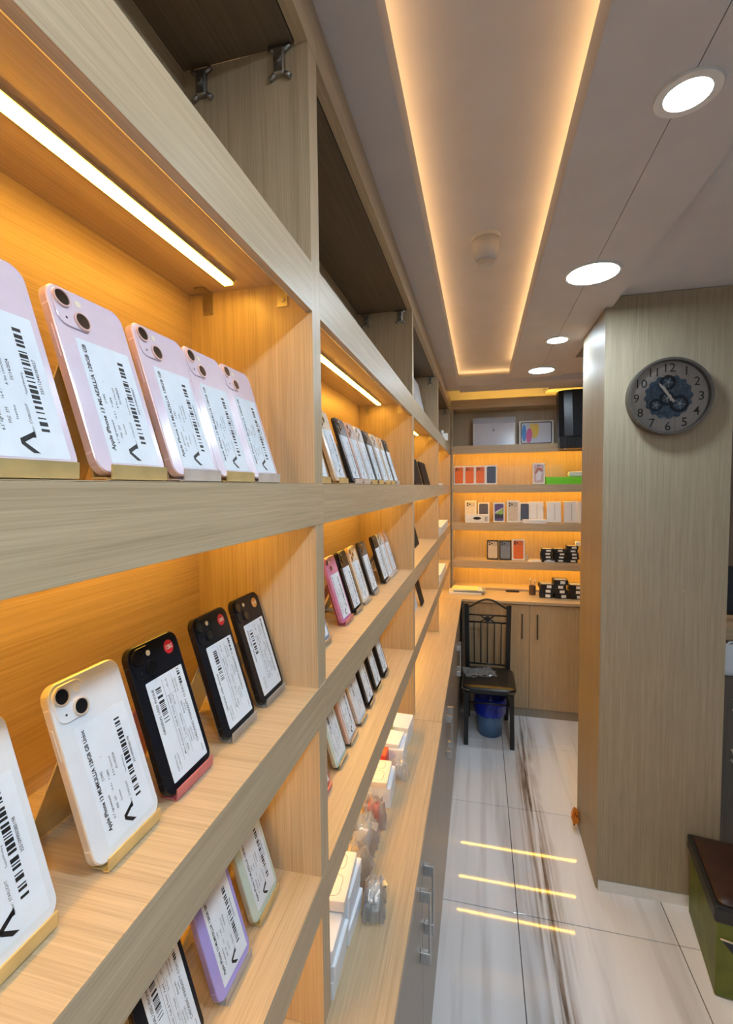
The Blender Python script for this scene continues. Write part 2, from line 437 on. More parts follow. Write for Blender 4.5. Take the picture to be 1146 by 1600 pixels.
worktop('far wooden worktop beyond the joint, running to the back corner', XB-.006, -.132, 1.630, 3.487, WY)
t = worktop('wooden worktop across the back under the lit shelves', XB-.006, 1.25, 3.489, YB+.006, WX)
part('ledge', box(B(), -.21, 1.25, YF, YB, ZK+.0002, .876, .001), WX, t, True)
t = thing('base_cabinet', 'wooden base cabinet with two tall doors behind the black chair', 'cabinet', (.4, 3.75, 0))
part('carcass', box(B(), -.13, 1.2, 3.522, YB, .065, ZK-.021), WZ, t, True)
part('toe_kick', box(B(), -.13, 1.2, 3.512, 3.53, 0, .064), DOORW, t, True)
BD = wood('z', (.38, .27, .15), (.54, .395, .235), .36, 'back_door')
for a, c, hx in ((-.12, .3475, .297), (.3505, .82, .402)):
    d = part('door', box(B(), a, c, 3.502, 3.520, .066, ZK-.026, .001), BD, t, True)
    handle(d, 3.502, hx, .600, .762, 'y')

# ------------------------------------------------------------------ ceiling fittings
def downlight(y, r_rim, r_lit, label, x=.355):
    t = thing('downlight', label, 'ceiling light', (x, y, 2.392), group='recessed downlights along the lowered ceiling')
    b = B(); annulus(b, 0, 0, r_lit, r_rim, -.006, -.0002, 'z', 36); part('trim_ring', b, M_white, t)
    b = B(); disc(b, 0, 0, r_lit, -.0045, -.0008, 'z', 32); part('lens', b, M_down, t)
    return t
downlight(.972, .052, .037, 'round lit downlight with a wide rim, nearest the camera')
downlight(1.690, .085, .078, 'large lit downlight, second along the lowered ceiling')
downlight(2.403, .056, .045, 'small lit downlight, third along the lowered ceiling')
downlight(3.000, .078, .070, 'large lit downlight farthest away, above the back shelves')
for k, y in enumerate((.28, -.42, -1.15, -1.85)):
    downlight(y, .085, .076, 'lit downlight in the lowered ceiling, %s behind the camera' % ('just', 'second', 'third', 'farthest')[k])
t = thing('smoke_detector', 'white smoke detector hanging from the raised ceiling tray', 'smoke detector', (.016, 1.6, 2.505))
M_det = mat('detector_plastic', (.60, .57, .55), .5)
b = B(); disc(b, 0, 0, .046, -.012, 0, 'z', 32); part('base', b, M_det, t)
b = B(); loft(b, [[(r*math.cos(6.2832*k/28), r*math.sin(6.2832*k/28), z) for k in range(28)] for r, z in ((.043, -.012), (.042, -.045), (.036, -.068), (.027, -.074))], smooth=True)
part('housing', b, M_det, t)
b = B(); disc(b, 0, 0, .024, -.092, -.074, 'z', 24); part('sensor_head', b, M_det, t)

# ------------------------------------------------------------------ phones on their stands
PW, PH, PT = .0735, .1467, .0077
LEAN = R(-17)
MC = {}
def cached(key, fn):
    if key not in MC: MC[key] = fn()
    return MC[key]
def M_(name, bm, m):
    me = mesh_of(bm, name) if isinstance(bm, bmesh.types.BMesh) else bm
    me.materials.append(m); return me
COLORS = {   # back glass, frame
 'pink': ((.73, .62, .73), (.80, .58, .54)), 'white': ((.78, .81, .86), (.78, .70, .60)), 'black': ((.010, .011, .016), (.012, .012, .014)),
 'purple': ((.42, .36, .78), (.30, .25, .55)), 'mint': ((.62, .74, .66), (.55, .56, .45)), 'graphite': ((.10, .115, .135), (.02, .021, .024)),
 'gold': ((.80, .70, .56), (.68, .50, .30)), 'rose': ((.74, .54, .48), (.60, .40, .32)), 'magenta': ((.62, .24, .46), (.60, .22, .40)),
 'silver': ((.74, .75, .76), (.60, .60, .60)), 'blue': ((.22, .33, .48), (.15, .22, .34)), 'red': ((.55, .12, .12), (.45, .08, .08))}
def body_mat(c): return mat('glass_'+c, COLORS[c][0], .20, 0, .25 if c in ('black', 'graphite') else .5, .08 if c in ('black', 'graphite') else .4, noise=.03)
def frame_mat(c): return mat('frame_'+c, COLORS[c][1], .28, .35, noise=.05)
def bars(u0, u1, v0, v1, seed, dens=46):
    r = random.Random(seed); out = []; u = u0; un = (u1-u0)/dens/1.6
    while u < u1:
        w_ = un*r.choice((1, 1, 2, 2, 3)); out.append((u, v0, min(u+w_, u1), v1)); u += w_+un*r.choice((1, 1, 2, 3))
    return out
LOGO_A = [[(0, 0), (.0105, .0062), (.0105, .0036), (.0046, .0002)], [(.0105, .0062), (.0105, .0036), (.0075, .0036), (.0012, .0072), (0, .0098)],]
def sticker_design(kind, n):
    """reading frame u along the phone, v across; returns size, text lines, bars, logo?"""
    if kind == 'A':
        title = ('Apple iPhone 13 MLMK3LL/A 128GB GB Unloc', 'Apple iPhone 13 MLAE3LL/A 128GB GB', 'Apple iPhone 13 MLMN3LL/A 128GB GB')[n % 3]
        imei = ('355109900385198', '355112440389027', '352770917361784')[n % 3]
        W, Hh = .098, .053
        L_ = [(title, .010, .0455, .0048, .030, .084), ("6.1' ngrewwwnl", .016, .0395, .0030, .01), ('(1345)', .048, .0405, .0030, .01),
              ('FRE  5M', .021, .0340, .0030, 0), ('16.4.1', .036, .0345, .0028, 0), ('Seamless', .024, .0290, .0026, 0), ('* 100%', .046, .0345, .0028, .01),
              ('& Sim Unlocked', .046, .0295, .0026, 0), ('01/14/2024', .050, .0250, .0030, .01), ('Color:  STARLIGHT', .014, .0205, .0026, 0),
              ('Tested/Working', .042, .0178, .0022, 0), ('1', .066, .0370, .0022, 0), (imei, .044, .0060, .0032, .01)]
        return W, Hh, L_, bars(.018, .088, .0100, .0158, 11+n), True
    W, Hh = .100, .055
    L_ = [('ORIGINAL USED PHONE', .046, .0475, .0042, .015, .046), ('CHECKING WARRANTY 15 DAYS', .018, .0070, .0044, .012, .064),
          ('SHIPPING NO.', .006, .0440, .0028, 0), ('13 / MIDNIGHT', .006, .0400, .0026, 0), ('Main Accessories  Cash & Terms  Apply', .016, .0290, .0030, .008, .062),
          ('128GB', .016, .0235, .0030, 0), ('A 100%  13 Midnight', .032, .0215, .0028, 0), ('Sim Free', .066, .0240, .0030, 0), ('10.1.15', .086, .0270, .0030, .01),
          ('Display (OK)', .022, .0160, .0026, 0), ('Face ID (OK)', .022, .0125, .0026, 0), ('Battery 89%', .052, .0150, .0028, .008), ('Speaker', .054, .0118, .0026, 0),
          ('NO RETURN', .076, .0180, .0026, 0), ('NO REFUND', .076, .0145, .0026, 0), ('Terms', .006, .0040, .0028, .01), ('A', .092, .0050, .0030, 0)]
    if n % 3 == 1: L_[0] = ('ORIGINAL USED PHONE', .020, .0475, .0042, .015, .046); L_[1] = ('CHECKING WARRANTY 15 DAYS', .030, .0070, .0044, .012, .060)
    bs = bars(.056, .092, .0375, .0450, 31+n, 26)+bars(.082, .098, .0060, .0100, 37+n, 14)
    bs += [(.012, .0335, .096, .0338), (.012, .0270, .096, .0272), (.012, .0195, .096, .0197), (.078, .0197, .0782, .0335), (.030, .0197, .0302, .0270)]
    return W, Hh, L_, bs, False
def phone(c, label, y, z, x=-.285, sticker=('A', 0), lenses=2, dot=None, yaw=0, tilt=LEAN, flip=False, group=None, pw=PW, plain=False):
    t = thing('smartphone', label, 'phone', (x, y, z+.0058), (0, tilt, R(yaw)), group)
    k = pw/PW
    bm_, fm_ = body_mat(c), frame_mat(c)
    part('frame', cached(('fr', c, pw), lambda: M_('frame', rprism(B(), pw, PH, .0115, -PT, -.0004, ch=.0006, n=7), fm_)), None, t)
    part('back_glass', cached(('bk', c, pw), lambda: M_('back_glass', rprism(B(), pw-.0016, PH-.0016, .0108, -.0006, .0001, u0=.0008, v0=.0008, ch=.0002, n=7), bm_)), None, t)
    def antenna():
        b = B()
        for yy in (-.00012, pw-.0004):
            for zz in (.016, PH-.018): box(b, -PT+.001, -.0014, yy, yy+.00052, zz, zz+.0012)
        return M_('antenna_line', b, mat('antenna_'+c, [min(1, v*1.25+.02) for v in COLORS[c][1]], .5))
    part('antenna_line', cached(('an', c, pw), antenna), None, t)
    def keys():
        b = B(); rprism(b, .0022, .026, .001, -.0006, .0, ax='y', u0=-.0052, v0=.088, n=3); return M_('side_button', b, fm_)
    part('side_button', cached(('key', c), keys), None, t)
    if not plain:
        iw = .030 if lenses == 2 else .036
        it = PH-.0030
        isl = part('camera_island', cached(('isl', c, lenses), lambda: M_('camera_island', rprism(B(), iw, iw, .0085, .0001, .0013, u0=.0032, v0=it-iw, ch=.0004, n=6), bm_)), None, t)
        pos = [(.0105, it-.0085), (.0245, it-.0225)] if lenses == 2 else [(.0115, it-.0095), (.0115, it-.0275), (.0285, it-.0185)]
        rr_ = .0072 if lenses == 2 else .0076
        for j, (ly, lz) in enumerate(pos):
            def lens():
                b = B(); annulus(b, ly, lz, rr_-.0012, rr_, .0012, .0029, 'x', 24); return M_('lens_ring', b, fm_)
            part('lens_ring', cached(('lr', c, lenses, j), lens), None, isl)
            part('lens', cached(('le', lenses, j), lambda: M_('lens', disc(disc(B(), ly, lz, rr_-.0011, .0010, .0024, 'x', 22, ch=.0004), ly, lz, .0022, .0020, .00246, 'x', 12), M_black)), None, isl)
        fy, fz = (.0255, it-.0080) if lenses == 2 else (.0290, it-.0060)
        part('flash', cached(('fl', lenses), lambda: M_('flash', disc(B(), fy, fz, .0028, .0012, .0016, 'x', 14), mat('flash_lens', (.80, .74, .62), .2))), None, isl)
        my, mz = (.0108, it-.0235) if lenses == 2 else (.0290, it-.0310)
        part('microphone', cached(('mi', lenses), lambda: M_('microphone', disc(B(), my, mz, .0010, .0012, .0014, 'x', 8), M_blackm)), None, isl)
    if sticker:
        kind, n = sticker
        W, Hh, lines, brs, logo = sticker_design(kind, n)
        z0 = .0085; ys1 = (pw+Hh)/2+(.004 if kind == 'A' else .003)
        sg = 1
        fn = lambda u, v, dx=.00042: (dx, ys1-v, z0+u)
        if flip: fn = lambda u, v, dx=.00042: (dx, ys1-Hh+v, z0+W-u)
        st = part('sticker', cached(('st', kind), lambda: M_('sticker', rprism(B(), Hh, W, .0012, .0001, .0003, u0=ys1-Hh, v0=z0, n=2), M_paper)), None, t)
        part('printed_text', cached(('tx', kind, n, flip), lambda: M_('printed_text', text_mesh('printed_text', lines, fn), M_ink)), None, st)
        part('barcode', cached(('bc', kind, n, flip), lambda: M_('barcode', quads_mesh('barcode', brs, fn), M_ink)), None, st)
        if logo:
            def lg():
                V, F = [], []
                for poly in ([(.0, .0), (.0098, .0058), (.0098, .0088), (.0, .0022)][:0] or [(.0, .0), (.0046, .0), (.0110, .0068), (.0110, .0112)],
                             [(.0110, .0068), (.0110, .0112), (.0, .0182), (.0, .0142)], [(.0, .0176), (.0, .0128), (.0040, .0128), (.0058, .0136)]):
                    b0 = len(V); V.extend([fn(.003+bb*.8, .0210+a) for a, bb in poly]); F.append(tuple(range(b0, b0+4)))
                me = bpy.data.meshes.new('logo'); me.from_pydata(V, [], F); return M_('logo', me, M_ink)
            part('logo', cached(('lg', flip), lg), None, st)
    if dot:
        dc, dt = dot
        d = part('round_sticker', cached(('dot', dc), lambda: M_('round_sticker', disc(B(), pw-.0165, PH-.0150, .0072, .0001, .0003, 'x', 24), mat('dot_'+dc, {'red': (.62, .02, .03), 'orange': (.78, .36, .08)}[dc], .35))), None, t, label=dc+' round sticker')
        part('printed_text', cached(('dt', dt), lambda: M_('printed_text', text_mesh('printed_text', [(dt, 0, 0, .0062, .02, .0105)], lambda u, v: (.00042, pw-.0165-.0052+u, PH-.0172+v)), mat('dot_ink', (.9, .85, .8), .5))), None, d)
    return t
def stand(m, mn, label, y, z, x=-.285, wd=.060, yaw=0, group=None, pw=PW):
    t = thing('phone_stand', label, 'stand', (x, y+(pw-wd)/2*math.cos(R(yaw)), z+.0019), (0, 0, R(yaw)), group)
    def sheet(pts, th=.0014):
        b = B(); n = len(pts)
        up = []
        for i, p in enumerate(pts):
            a = Vector(pts[max(i-1, 0)]); c_ = Vector(pts[min(i+1, n-1)]); d = (c_-a).normalized(); up.append((p[0]-d.y*th, p[1]+d.x*th))
        prism(b, list(pts)+up[::-1], 0, wd, 'y'); return b
    tn = math.tan(-LEAN)
    part('front_lip', cached((mn, 'lip', wd), lambda: M_('front_lip', sheet([(.0036, .0105), (.0030, .0002), (-.0010, .0000)]), m)), None, t)
    part('base_plate', cached((mn, 'bp', wd), lambda: M_('base_plate', box(B(), -.0135, -.001, 0, wd, 0, .0014), m)), None, t)
    part('back_rest', cached((mn, 'br', wd), lambda: M_('back_rest', sheet([(-.0115, .0014), (-.0120-.085*tn, .0860)]), m)), None, t)
    part('rear_leg', cached((mn, 'rl', wd), lambda: M_('rear_leg', sheet([(-.0135-.085*tn, .0860), (-.082, .0002)]), m)), None, t)
    return t
STM = {'gold': M_gold, 'silver': M_silver, 'pink': M_pinkm, 'clear': M_clear, 'steel': M_steel}
def shown(c, lab, y, z, st='gold', slab=None, x=-.285, yaw=0, **k):
    pwid = k.get('pw', PW)
    where = '%s shelf of the %s bay' % ({ZA: 'middle', ZB: 'lower', ZC: 'lowest'}[z], 'nearest' if y < .64 else 'second')
    phone(c, lab, y, z, x=x, yaw=yaw, group='phones on the '+where, **k)
    stand(STM[st], st, slab or (dict(gold='gold', silver='silver', pink='pink', clear='clear acrylic', steel='grey metal')[st]+' stand under '+lab), y, z, x=x, yaw=yaw, pw=pwid, group='phone stands on the '+where)
# nearest bay, middle shelf: five pink phones
xa = -.262
for c, lab, y, st, n in (('pink', 'pink phone cut off by the left picture edge', .187, 'gold', 1),
                         ('pink', 'pink phone second from the left on the middle shelf', .2755, 'gold', 1),
                         ('pink', 'pink phone in the centre of the row of five', .360, 'silver', 1),
                         ('pink', 'pink phone fourth from the left on the middle shelf', .4325, 'gold', 1),
                         ('pink', 'pink phone nearest the divider', .5045, 'silver', 1)):
    shown(c, lab, y, ZA, st, x=xa, sticker=('A', n))
# nearest bay, shelf below
shown('white', 'white phone cut off by the left edge, lower shelf', .176, ZB, 'gold', sticker=('A', 0))
shown('white', 'white phone seen whole on the lower shelf', .281, ZB, 'gold', sticker=('A', 0))
shown('black', 'black phone with red dot beside the white phone', .3655, ZB, 'pink', sticker=('W', 0), dot=('red', '12BG'))
shown('black', 'black phone with red dot in the clear stand', .4685, ZB, 'clear', sticker=('W', 1), dot=('red', '128G'))
shown('black', 'black phone with orange dot next to the divider', .5585, ZB, 'clear', sticker=('W', 2), dot=('orange', '64'))
# nearest bay, bottom shelf
shown('black', 'black phone at the bottom edge of the photo, lowest shelf', .347, ZC, 'clear', sticker=('W', 0), x=-.290)
shown('purple', 'purple phone on the lowest shelf', .4395, ZC, 'clear', sticker=('A', 2), x=-.285)
shown('mint', 'pale mint phone on the lowest shelf beside the divider', .5375, ZC, 'gold', sticker=('A', 1), x=-.292)
# second bay, middle shelf
for c, lab, y1, st, n, l in (('silver', 'silver phone half hidden by the divider, second bay middle shelf', .800, 'gold', 1, 2),
        ('gold', 'pale gold phone near the divider, second bay middle shelf', .912, 'gold', 1, 3),
        ('graphite', 'foremost dark grey phone, second bay middle shelf', 1.030, 'silver', 2, 3),
        ('rose', 'rose phone between dark grey and white phones, middle shelf', 1.108, 'silver', 2, 3),
        ('white', 'white phone on the second bay middle shelf', 1.188, 'gold', 0, 3),
        ('graphite', 'middle one of three dark grey phones, second bay middle shelf', 1.272, 'gold', 0, 3),
        ('silver', 'silver phone between dark grey and pale gold ones, middle shelf', 1.365, 'gold', 1, 3),
        ('gold', 'pale gold phone last but one, second bay middle shelf', 1.448, 'gold', 2, 3),
        ('graphite', 'dark grey phone last in row, second bay middle shelf', 1.532, 'silver', 0, 3)):
    shown(c, lab, y1-PW, ZA, st, x=-.264, sticker=('A', n), lenses=l)
# second bay, lower shelf
for c, lab, y, st, n, l in (('blue', 'blue phone half hidden by the divider, second bay lower shelf', .780, 'steel', 0, 2),
        ('magenta', 'magenta pink phone on the second bay lower shelf', .938, 'pink', 1, 2),
        ('black', 'black phone beside the magenta pink one', 1.028, 'steel', 2, 3),
        ('gold', 'pale gold phone on the second bay lower shelf', 1.117, 'clear', 0, 3),
        ('graphite', 'dark grey phone on the second bay lower shelf', 1.222, 'clear', 1, 3),
        ('black', 'black phone after the gap, second bay lower shelf', 1.380, 'steel', 1, 3),
        ('silver', 'silver phone last but one, second bay lower shelf', 1.457, 'silver', 2, 3),
        ('rose', 'rose phone last in row, second bay lower shelf', 1.531, 'silver', 0, 3)):
    shown(c, lab, y, ZB, st, sticker=('A', n), lenses=l)
# second bay, bottom shelf
for c, lab, y, st, k, n in (('red', 'red edged phone half hidden by the divider, lowest shelf', .781, 'pink', 'A', 0),
        ('mint', 'mint phone on the second bay lowest shelf', .894, 'steel', 'W', 1),
        ('rose', 'pale rose phone beside the mint one on the lowest shelf', .985, 'steel', 'A', 2),
        ('white', 'white phone on the second bay lowest shelf', 1.078, 'steel', 'W', 2),
        ('black', 'nearest of three black phones, second bay lowest shelf', 1.173, 'steel', 'A', 1),
        ('black', 'middle one of three black phones, second bay lowest shelf', 1.275, 'gold', 'A', 0),
        ('black', 'farthest of three black phones, second bay lowest shelf', 1.378, 'steel', 'A', 1)):
    shown(c, lab, y, ZC, st, x=-.289, sticker=(k, n))
# third bay (tablets)
def tablet(c, label, y, z, w_, h_, x=-.285, yaw=0):
    t = thing('tablet', label, 'tablet', (x, y, z+.003), (0, R(-15), R(yaw)), 'tablets in the third bay')
    part('body', rprism(B(), w_, h_, .010, -.007, 0, ch=.001), mat('tablet_'+c, {'black': (.006, .006, .007), 'grey': (.045, .045, .05), 'white': (.8, .8, .8), 'red': (.5, .09, .06)}[c], .45, spec=.12), t)
    part('screen', rprism(B(), w_-.012, h_-.012, .006, -.0001, .0004, u0=.006, v0=.006), mat('dull_screen', (.008, .008, .009), .5, spec=.1) if c in ('black', 'grey') else mat('screen_'+c, {'white': (.7, .72, .75), 'red': (.46, .08, .05)}[c], .3), t)
tablet('black', 'black tablet nearest on the middle shelf of the third bay', 1.98, ZA, .27, .125, x=-.27)
tablet('black', 'black tablet second on the middle shelf of the third bay', 2.32, ZA, .27, .122, x=-.27)
tablet('grey', 'grey tablet standing on the lower shelf of the third bay', 2.21, ZB, .17, .11, x=-.305)
tablet('red', 'red covered tablet on the lowest shelf of the third bay', 1.985, ZC, .165, .125, x=-.302)
tablet('white', 'white tablet on the lowest shelf of the third bay', 2.158, ZC, .098, .14, x=-.297)
tablet('grey', 'dark grey tablet last on the lowest shelf of the third bay', 2.262, ZC, .10, .155, x=-.278)
t = thing('price_card', 'small tan card standing on the lower shelf of the third bay', 'card', (-.36, 2.45, ZB+.007), (0, R(-10), 0))
part('card', box(B(), -.001, .001, 0, .11, 0, .11), mat('tan_card', (.62, .42, .20), .6, noise=.1), t)
part('foot', box(B(), -.03, .012, .04, .07, 0, .002), mat('tan_card', (0, 0, 0)), t)

# ------------------------------------------------------------------ goods on the back shelves
def phone_box(label, x, z, w_, h_, col, y=3.885, kind='pro', card=None, lean=6, d=.026, group='phone boxes on the back shelves', pcol2=None):
    """upright white phone carton with the phone's picture printed on its lid"""
    t = thing('phone_box', label, 'box', (x, y, z+.0005+d*math.sin(R(lean))), (R(-lean), 0, 0), group)
    cm = card or M_box
    part('lid', rprism(B(), w_, h_, .002, 0, d*.8, 'y', ch=.0006, n=2), cm, t)
    part('tray', box(B(), .0015, w_-.0015, d*.8+.0006, d, .0015, h_-.0015), cm, t)
    if col:
        pm = mat('print_%d_%d_%d' % tuple(int(v*255) for v in col), col, .4, noise=.08)
        iu, iv = w_*.80, h_*.86
        p = part('picture', rprism(B(), iu, iv, w_*.11, -.0006, .0002, 'y', u0=(w_-iu)/2, v0=(h_-iv)/2, n=5), pm, t, label='printed phone picture')
        u0, v1 = (w_-iu)/2, (h_+iv)/2
        if kind == 'pro':
            b = B(); rprism(b, iu*.96, iv*.25, w_*.09, -.0010, -.0005, 'y', u0=u0+iu*.02, v0=v1-iv*.26, n=4)
            part('camera_print', b, mat('print_d_%d_%d_%d' % tuple(int(v*255) for v in col), [v*.8 for v in col], .4), p)
            b = B()
            for du, dv in ((.17, .07), (.17, .18), (.40, .125)): disc(b, u0+iu*du, v1-iv*dv, w_*.068, -.0014, -.0010, 'y', 12)
            part('lens_print', b, M_blackm, p)
        elif kind == 'face':
            b = B(); rprism(b, iu*.34, iv*.035, iv*.016, -.0010, -.0005, 'y', u0=u0+iu*.33, v0=v1-iv*.08, n=3); part('island_print', b, M_blackm, p)
            if pcol2:
                for (c2, poly) in pcol2:
                    b = B(); prism(b, [(u0+iu*a, (h_-iv)/2+iv*bb) for a, bb in poly], -.0010, -.0005, 'y')
                    part('wallpaper_print', b, mat('print_%d_%d_%d' % tuple(int(v*255) for v in c2), c2, .4), p)
        elif kind == 'side':
            b = B()
            for du in (.20, .50): rprism(b, iu*.2, iv*.055, iv*.02, -.0010, -.0005, 'y', u0=u0+iu*du, v0=v1-iv*.09, n=3)
            part('lens_print', b, M_blackm, p)
    return t
ORG, NAVY = (.85, .17, .02), (.055, .07, .115)
for k, x in enumerate((-.2125, -.1275, -.0425)):
    phone_box('orange phone box, %s of three in a row on the upper back shelf' % ('first', 'second', 'third')[k], x, ZA, .084, .155, ORG, group='orange phone boxes')
phone_box('navy phone box at the end of the orange row', .042, ZA, .088, .157, NAVY, kind='side')
phone_box('white box with rose phone picture, alone on the upper back shelf', .403, ZA, .090, .166, (.66, .46, .44), kind='face',
          pcol2=[((.50, .16, .10), [(.1, .55), (.4, .85), (.9, .75), (.9, .6), (.5, .7), (.2, .45)]), ((.86, .76, .80), [(.25, .1), (.7, .15), (.8, .55), (.5, .65), (.2, .45)])])
z = ZB
phone_box('white phone box standing behind the long white carton', -.124, z, .094, .176, (.80, .70, .52), y=3.93)
phone_box('white box with black phone picture behind the long carton', -.018, z, .090, .160, (.10, .085, .105), y=3.93, kind='face')
phone_box('white phone box with purple and green screen picture', .104, z, .088, .160, (.13, .08, .22), kind='face',
          pcol2=[((.30, .50, .10), [(.1, .45), (.95, .75), (.95, .40), (.55, .35)]), ((.66, .62, .62), [(.05, .42), (.1, .55), (.95, .80), (.8, .70)]), ((.03, .03, .045), [(.05, .15), (.95, .15), (.95, .38), (.5, .42), (.05, .38)])])
phone_box('cream phone box in the middle of the second back shelf', .208, z, .095, .176, (.70, .57, .40))
phone_box('white box with navy phone picture on the second back shelf', .308, z, .080, .160, NAVY, y=3.92, kind='side')
def plain_box(name, label, x0, x1, y0, y1, z0, z1, m=None, cat='box', extra=None, rot=0, group=None):
    t = thing(name, label, cat, ((x0+x1)/2, (y0+y1)/2, z0+.0004), (0, 0, R(rot)), group or ('flat cartons on the shelves' if name == 'flat_carton' else None))
    a, b_, c_ = (x1-x0)/2, (y1-y0)/2, z1-z0
    part('lid', box(B(), -a, a, -b_, b_, c_*.45, c_, .0012), m or M_box, t)
    part('tray', box(B(), -a+.0012, a-.0012, -b_+.0012, b_-.0012, 0, c_*.449), m or M_box, t)
    return t
M_greyprint = mat('grey_print', (.30, .29, .28), .5)
t = plain_box('long_carton', 'long white carton with a small dark oval picture, lying before two phone boxes', -.121, .072, 3.862, 3.90, z, z+.068)
b = B(); prism(b, [(.0+.032*math.cos(6.2832*k/20), .036+.011*math.sin(6.2832*k/20)) for k in range(20)], -.0198, -.0192, 'y'); part('picture', b, M_blackm, t)
part('small_print', quads_mesh('small_print', [(.060+.008*i, .012, .065+.008*i, .050) for i in range(3)], lambda u, v: (u, -.0196, v)), M_greyprint, t)
def pencil_box(label, x, y=3.90, lean=5, w_=.108, h_=.165, zz=z, group=None):
    t = thing('slim_carton', label, 'box', (x, y, zz+.0005+.026*math.sin(R(lean))), (R(-lean), 0, 0), 'slim white cartons on the second back shelf')
    part('lid', box(B(), 0, w_, 0, .022, 0, h_, .001), M_box, t)
    part('tray', box(B(), .001, w_-.001, .0222, .026, .001, h_-.001), M_box, t)
    b = B(); rprism(b, .007, h_*.82, .003, -.0006, .0002, 'y', u0=w_*.52, v0=h_*.09, n=3); part('picture', b, mat('stylus_print', (.62, .58, .52), .5), t)
pencil_box('white slim carton with a stylus picture, behind the flat carton', .381, 3.915)
pencil_box('white slim carton leaning alone on the second back shelf', .512, 3.88, 12, .105)
pencil_box('white slim carton beside the column on the second back shelf', .640, 3.90, 4, .100, .168)
pencil_box('white slim carton partly hidden by the column', .742, 3.88, 4, .080, .165)
plain_box('flat_carton', 'flat white carton lying in front of the navy phone box', .328, .506, 3.850, 3.895, z, z+.028)
t = plain_box('flat_carton', 'bright green flat carton lying on the upper back shelf', .500, .80, 3.856, 3.98, ZA, ZA+.056, mat('green_card', (.22, .80, .03), .45, noise=.05))
t = thing('controller', 'white rounded gadget resting on the green carton', 'gadget', (.73, 3.91, ZA+.0575))
part('shell', rprism(B(), .13, .040, .019, -.03, .03, 'y', u0=-.065, v0=0, ch=.006, n=6), M_box, t)
part('base_ring', box(B(), -.045, .05, -.032, .032, 0, .004, .001), M_greyprint, t)
z = 1.094
DK = mat('black_card', (.035, .028, .025), .5)
phone_box('black box with gold phone picture on the third back shelf', .054, z, .092, .158, (.72, .58, .38), card=DK, y=3.90)
phone_box('black box with grey phone picture on the third back shelf', .152, z, .094, .158, (.22, .25, .30), card=DK, y=3.90)
phone_box('white box with orange phone picture on the third back shelf', .250, z, .097, .172, ORG, y=3.885)
t = thing('plastic_wrap', 'crumpled clear wrapper standing at the side of the orange phone box', 'wrapper', (.365, 3.89, z+.001))
def crumple(sx, sy, sz, seed, amp=.25, n=2):
    b = B(); bmesh.ops.create_icosphere(b, subdivisions=n+1, radius=1); amp *= .8; r = random.Random(seed)
    for v in b.verts:
        k = 1+amp*(r.random()-.5)*2
        v.co = Vector((v.co.x*sx*k, v.co.y*sy*(1+amp*(r.random()-.5)*2), (v.co.z*.5+.5)*sz*(1+amp*.5*(r.random()-.5))))
        v.co.z = max(v.co.z, 0)
    return b
part('film', crumple(.012, .012, .055, 3), M_film, t)
def sheet_pile(name, label, x, y, z, items, rot=0):
    """loose sheets / pads one on another"""
    t = thing(name, label, 'papers', (x, y, z+.0004), (0, 0, R(rot))); h = 0
    for (w_, d, th, m, r_, dx) in items:
        b = B(); box(b, -w_/2, w_/2, -d/2, d/2, h, h+th)
        bmesh.ops.rotate(b, verts=b.verts, cent=(0, 0, 0), matrix=Matrix.Rotation(R(r_), 3, 'Z')); bmesh.ops.translate(b, verts=b.verts, vec=(dx, 0, 0))
        part('sheet', b, m, t); h += th+.0002
    return t
M_yel = mat('yellow_paper', (.86, .80, .36), .6, noise=.03); M_blue = mat('blue_grey_card', (.22, .27, .32), .5, noise=.05)
sheet_pile('loose_papers', 'loose papers lying beside the stack of small black boxes', .42, 3.90, z, [(.11, .09, .002, M_box, 12, 0), (.10, .08, .002, M_box, -15, .01), (.09, .07, .002, M_paper, 5, .03)])
plain_box('flat_carton', 'small pale blue carton lying in front of the black boxes', .490, .565, 3.850, 3.90, z, z+.012, mat('pale_card', (.72, .75, .82), .5), rot=6)
# small black boxes with white labels, in stacks
def black_box(label, x, y, z, w_=.085, d=.08, h_=.026, rot=0, group='small black boxes'):
    t = thing('small_black_box', label, 'box', (x, y, z+.0003), (0, 0, R(rot)), group)
    part('carton', cached(('bb', w_, d, h_), lambda: M_('carton', box(B(), -w_/2, w_/2, -d/2, d/2, 0, h_-.0004, .0015), M_blackm)), None, t)
    part('paper_label', cached(('bl', w_, d, h_), lambda: M_('paper_label', box(B(), -.006, .028, -d/2-.0005, -d/2+.0002, .006, h_-.007), M_box)), None, t)
    part('top_label', cached(('bt', w_, d, h_), lambda: M_('top_label', box(B(), -w_/2+.01, w_/2-.01, -d/2+.008, d/2-.02, h_-.0004, h_), mat('kraft_label', (.55, .50, .42), .5))), None, t)
for si, (x, n, st) in enumerate((( .515, 4, 'left'), (.606, 4, 'middle'), (.697, 5, 'right'))):
    for k in range(n):
        black_box('small black box, %s from the bottom in the %s stack on the third back shelf' % (('first', 'second', 'third', 'fourth', 'fifth')[k], st),
                  x+rnd.uniform(-.006, .006), 3.90+rnd.uniform(-.006, .006), z+.0262*k, rot=rnd.uniform(-6, 6))
for si, (x, n, st, w_) in enumerate(((.482, 3, 'left', .095), (.580, 4, 'middle', .10), (.690, 3, 'right', .105))):
    for k in range(n):
        black_box('black box, %s from the bottom in the %s stack on the back worktop' % (('first', 'second', 'third', 'fourth')[k], st),
                  x+rnd.uniform(-.006, .006), 3.69+rnd.uniform(-.008, .008), ZK+.0342*k, w_, .10, .034, rnd.uniform(-9, 9), 'black boxes on the back worktop')
t = thing('plug', 'white plug lying on top of the right black stack', 'plug', (.742, 3.90, z+.1315))
part('plug_body', rprism(B(), .036, .03, .006, -.015, .015, 'y', u0=-.018, v0=0, ch=.003), M_box, t)
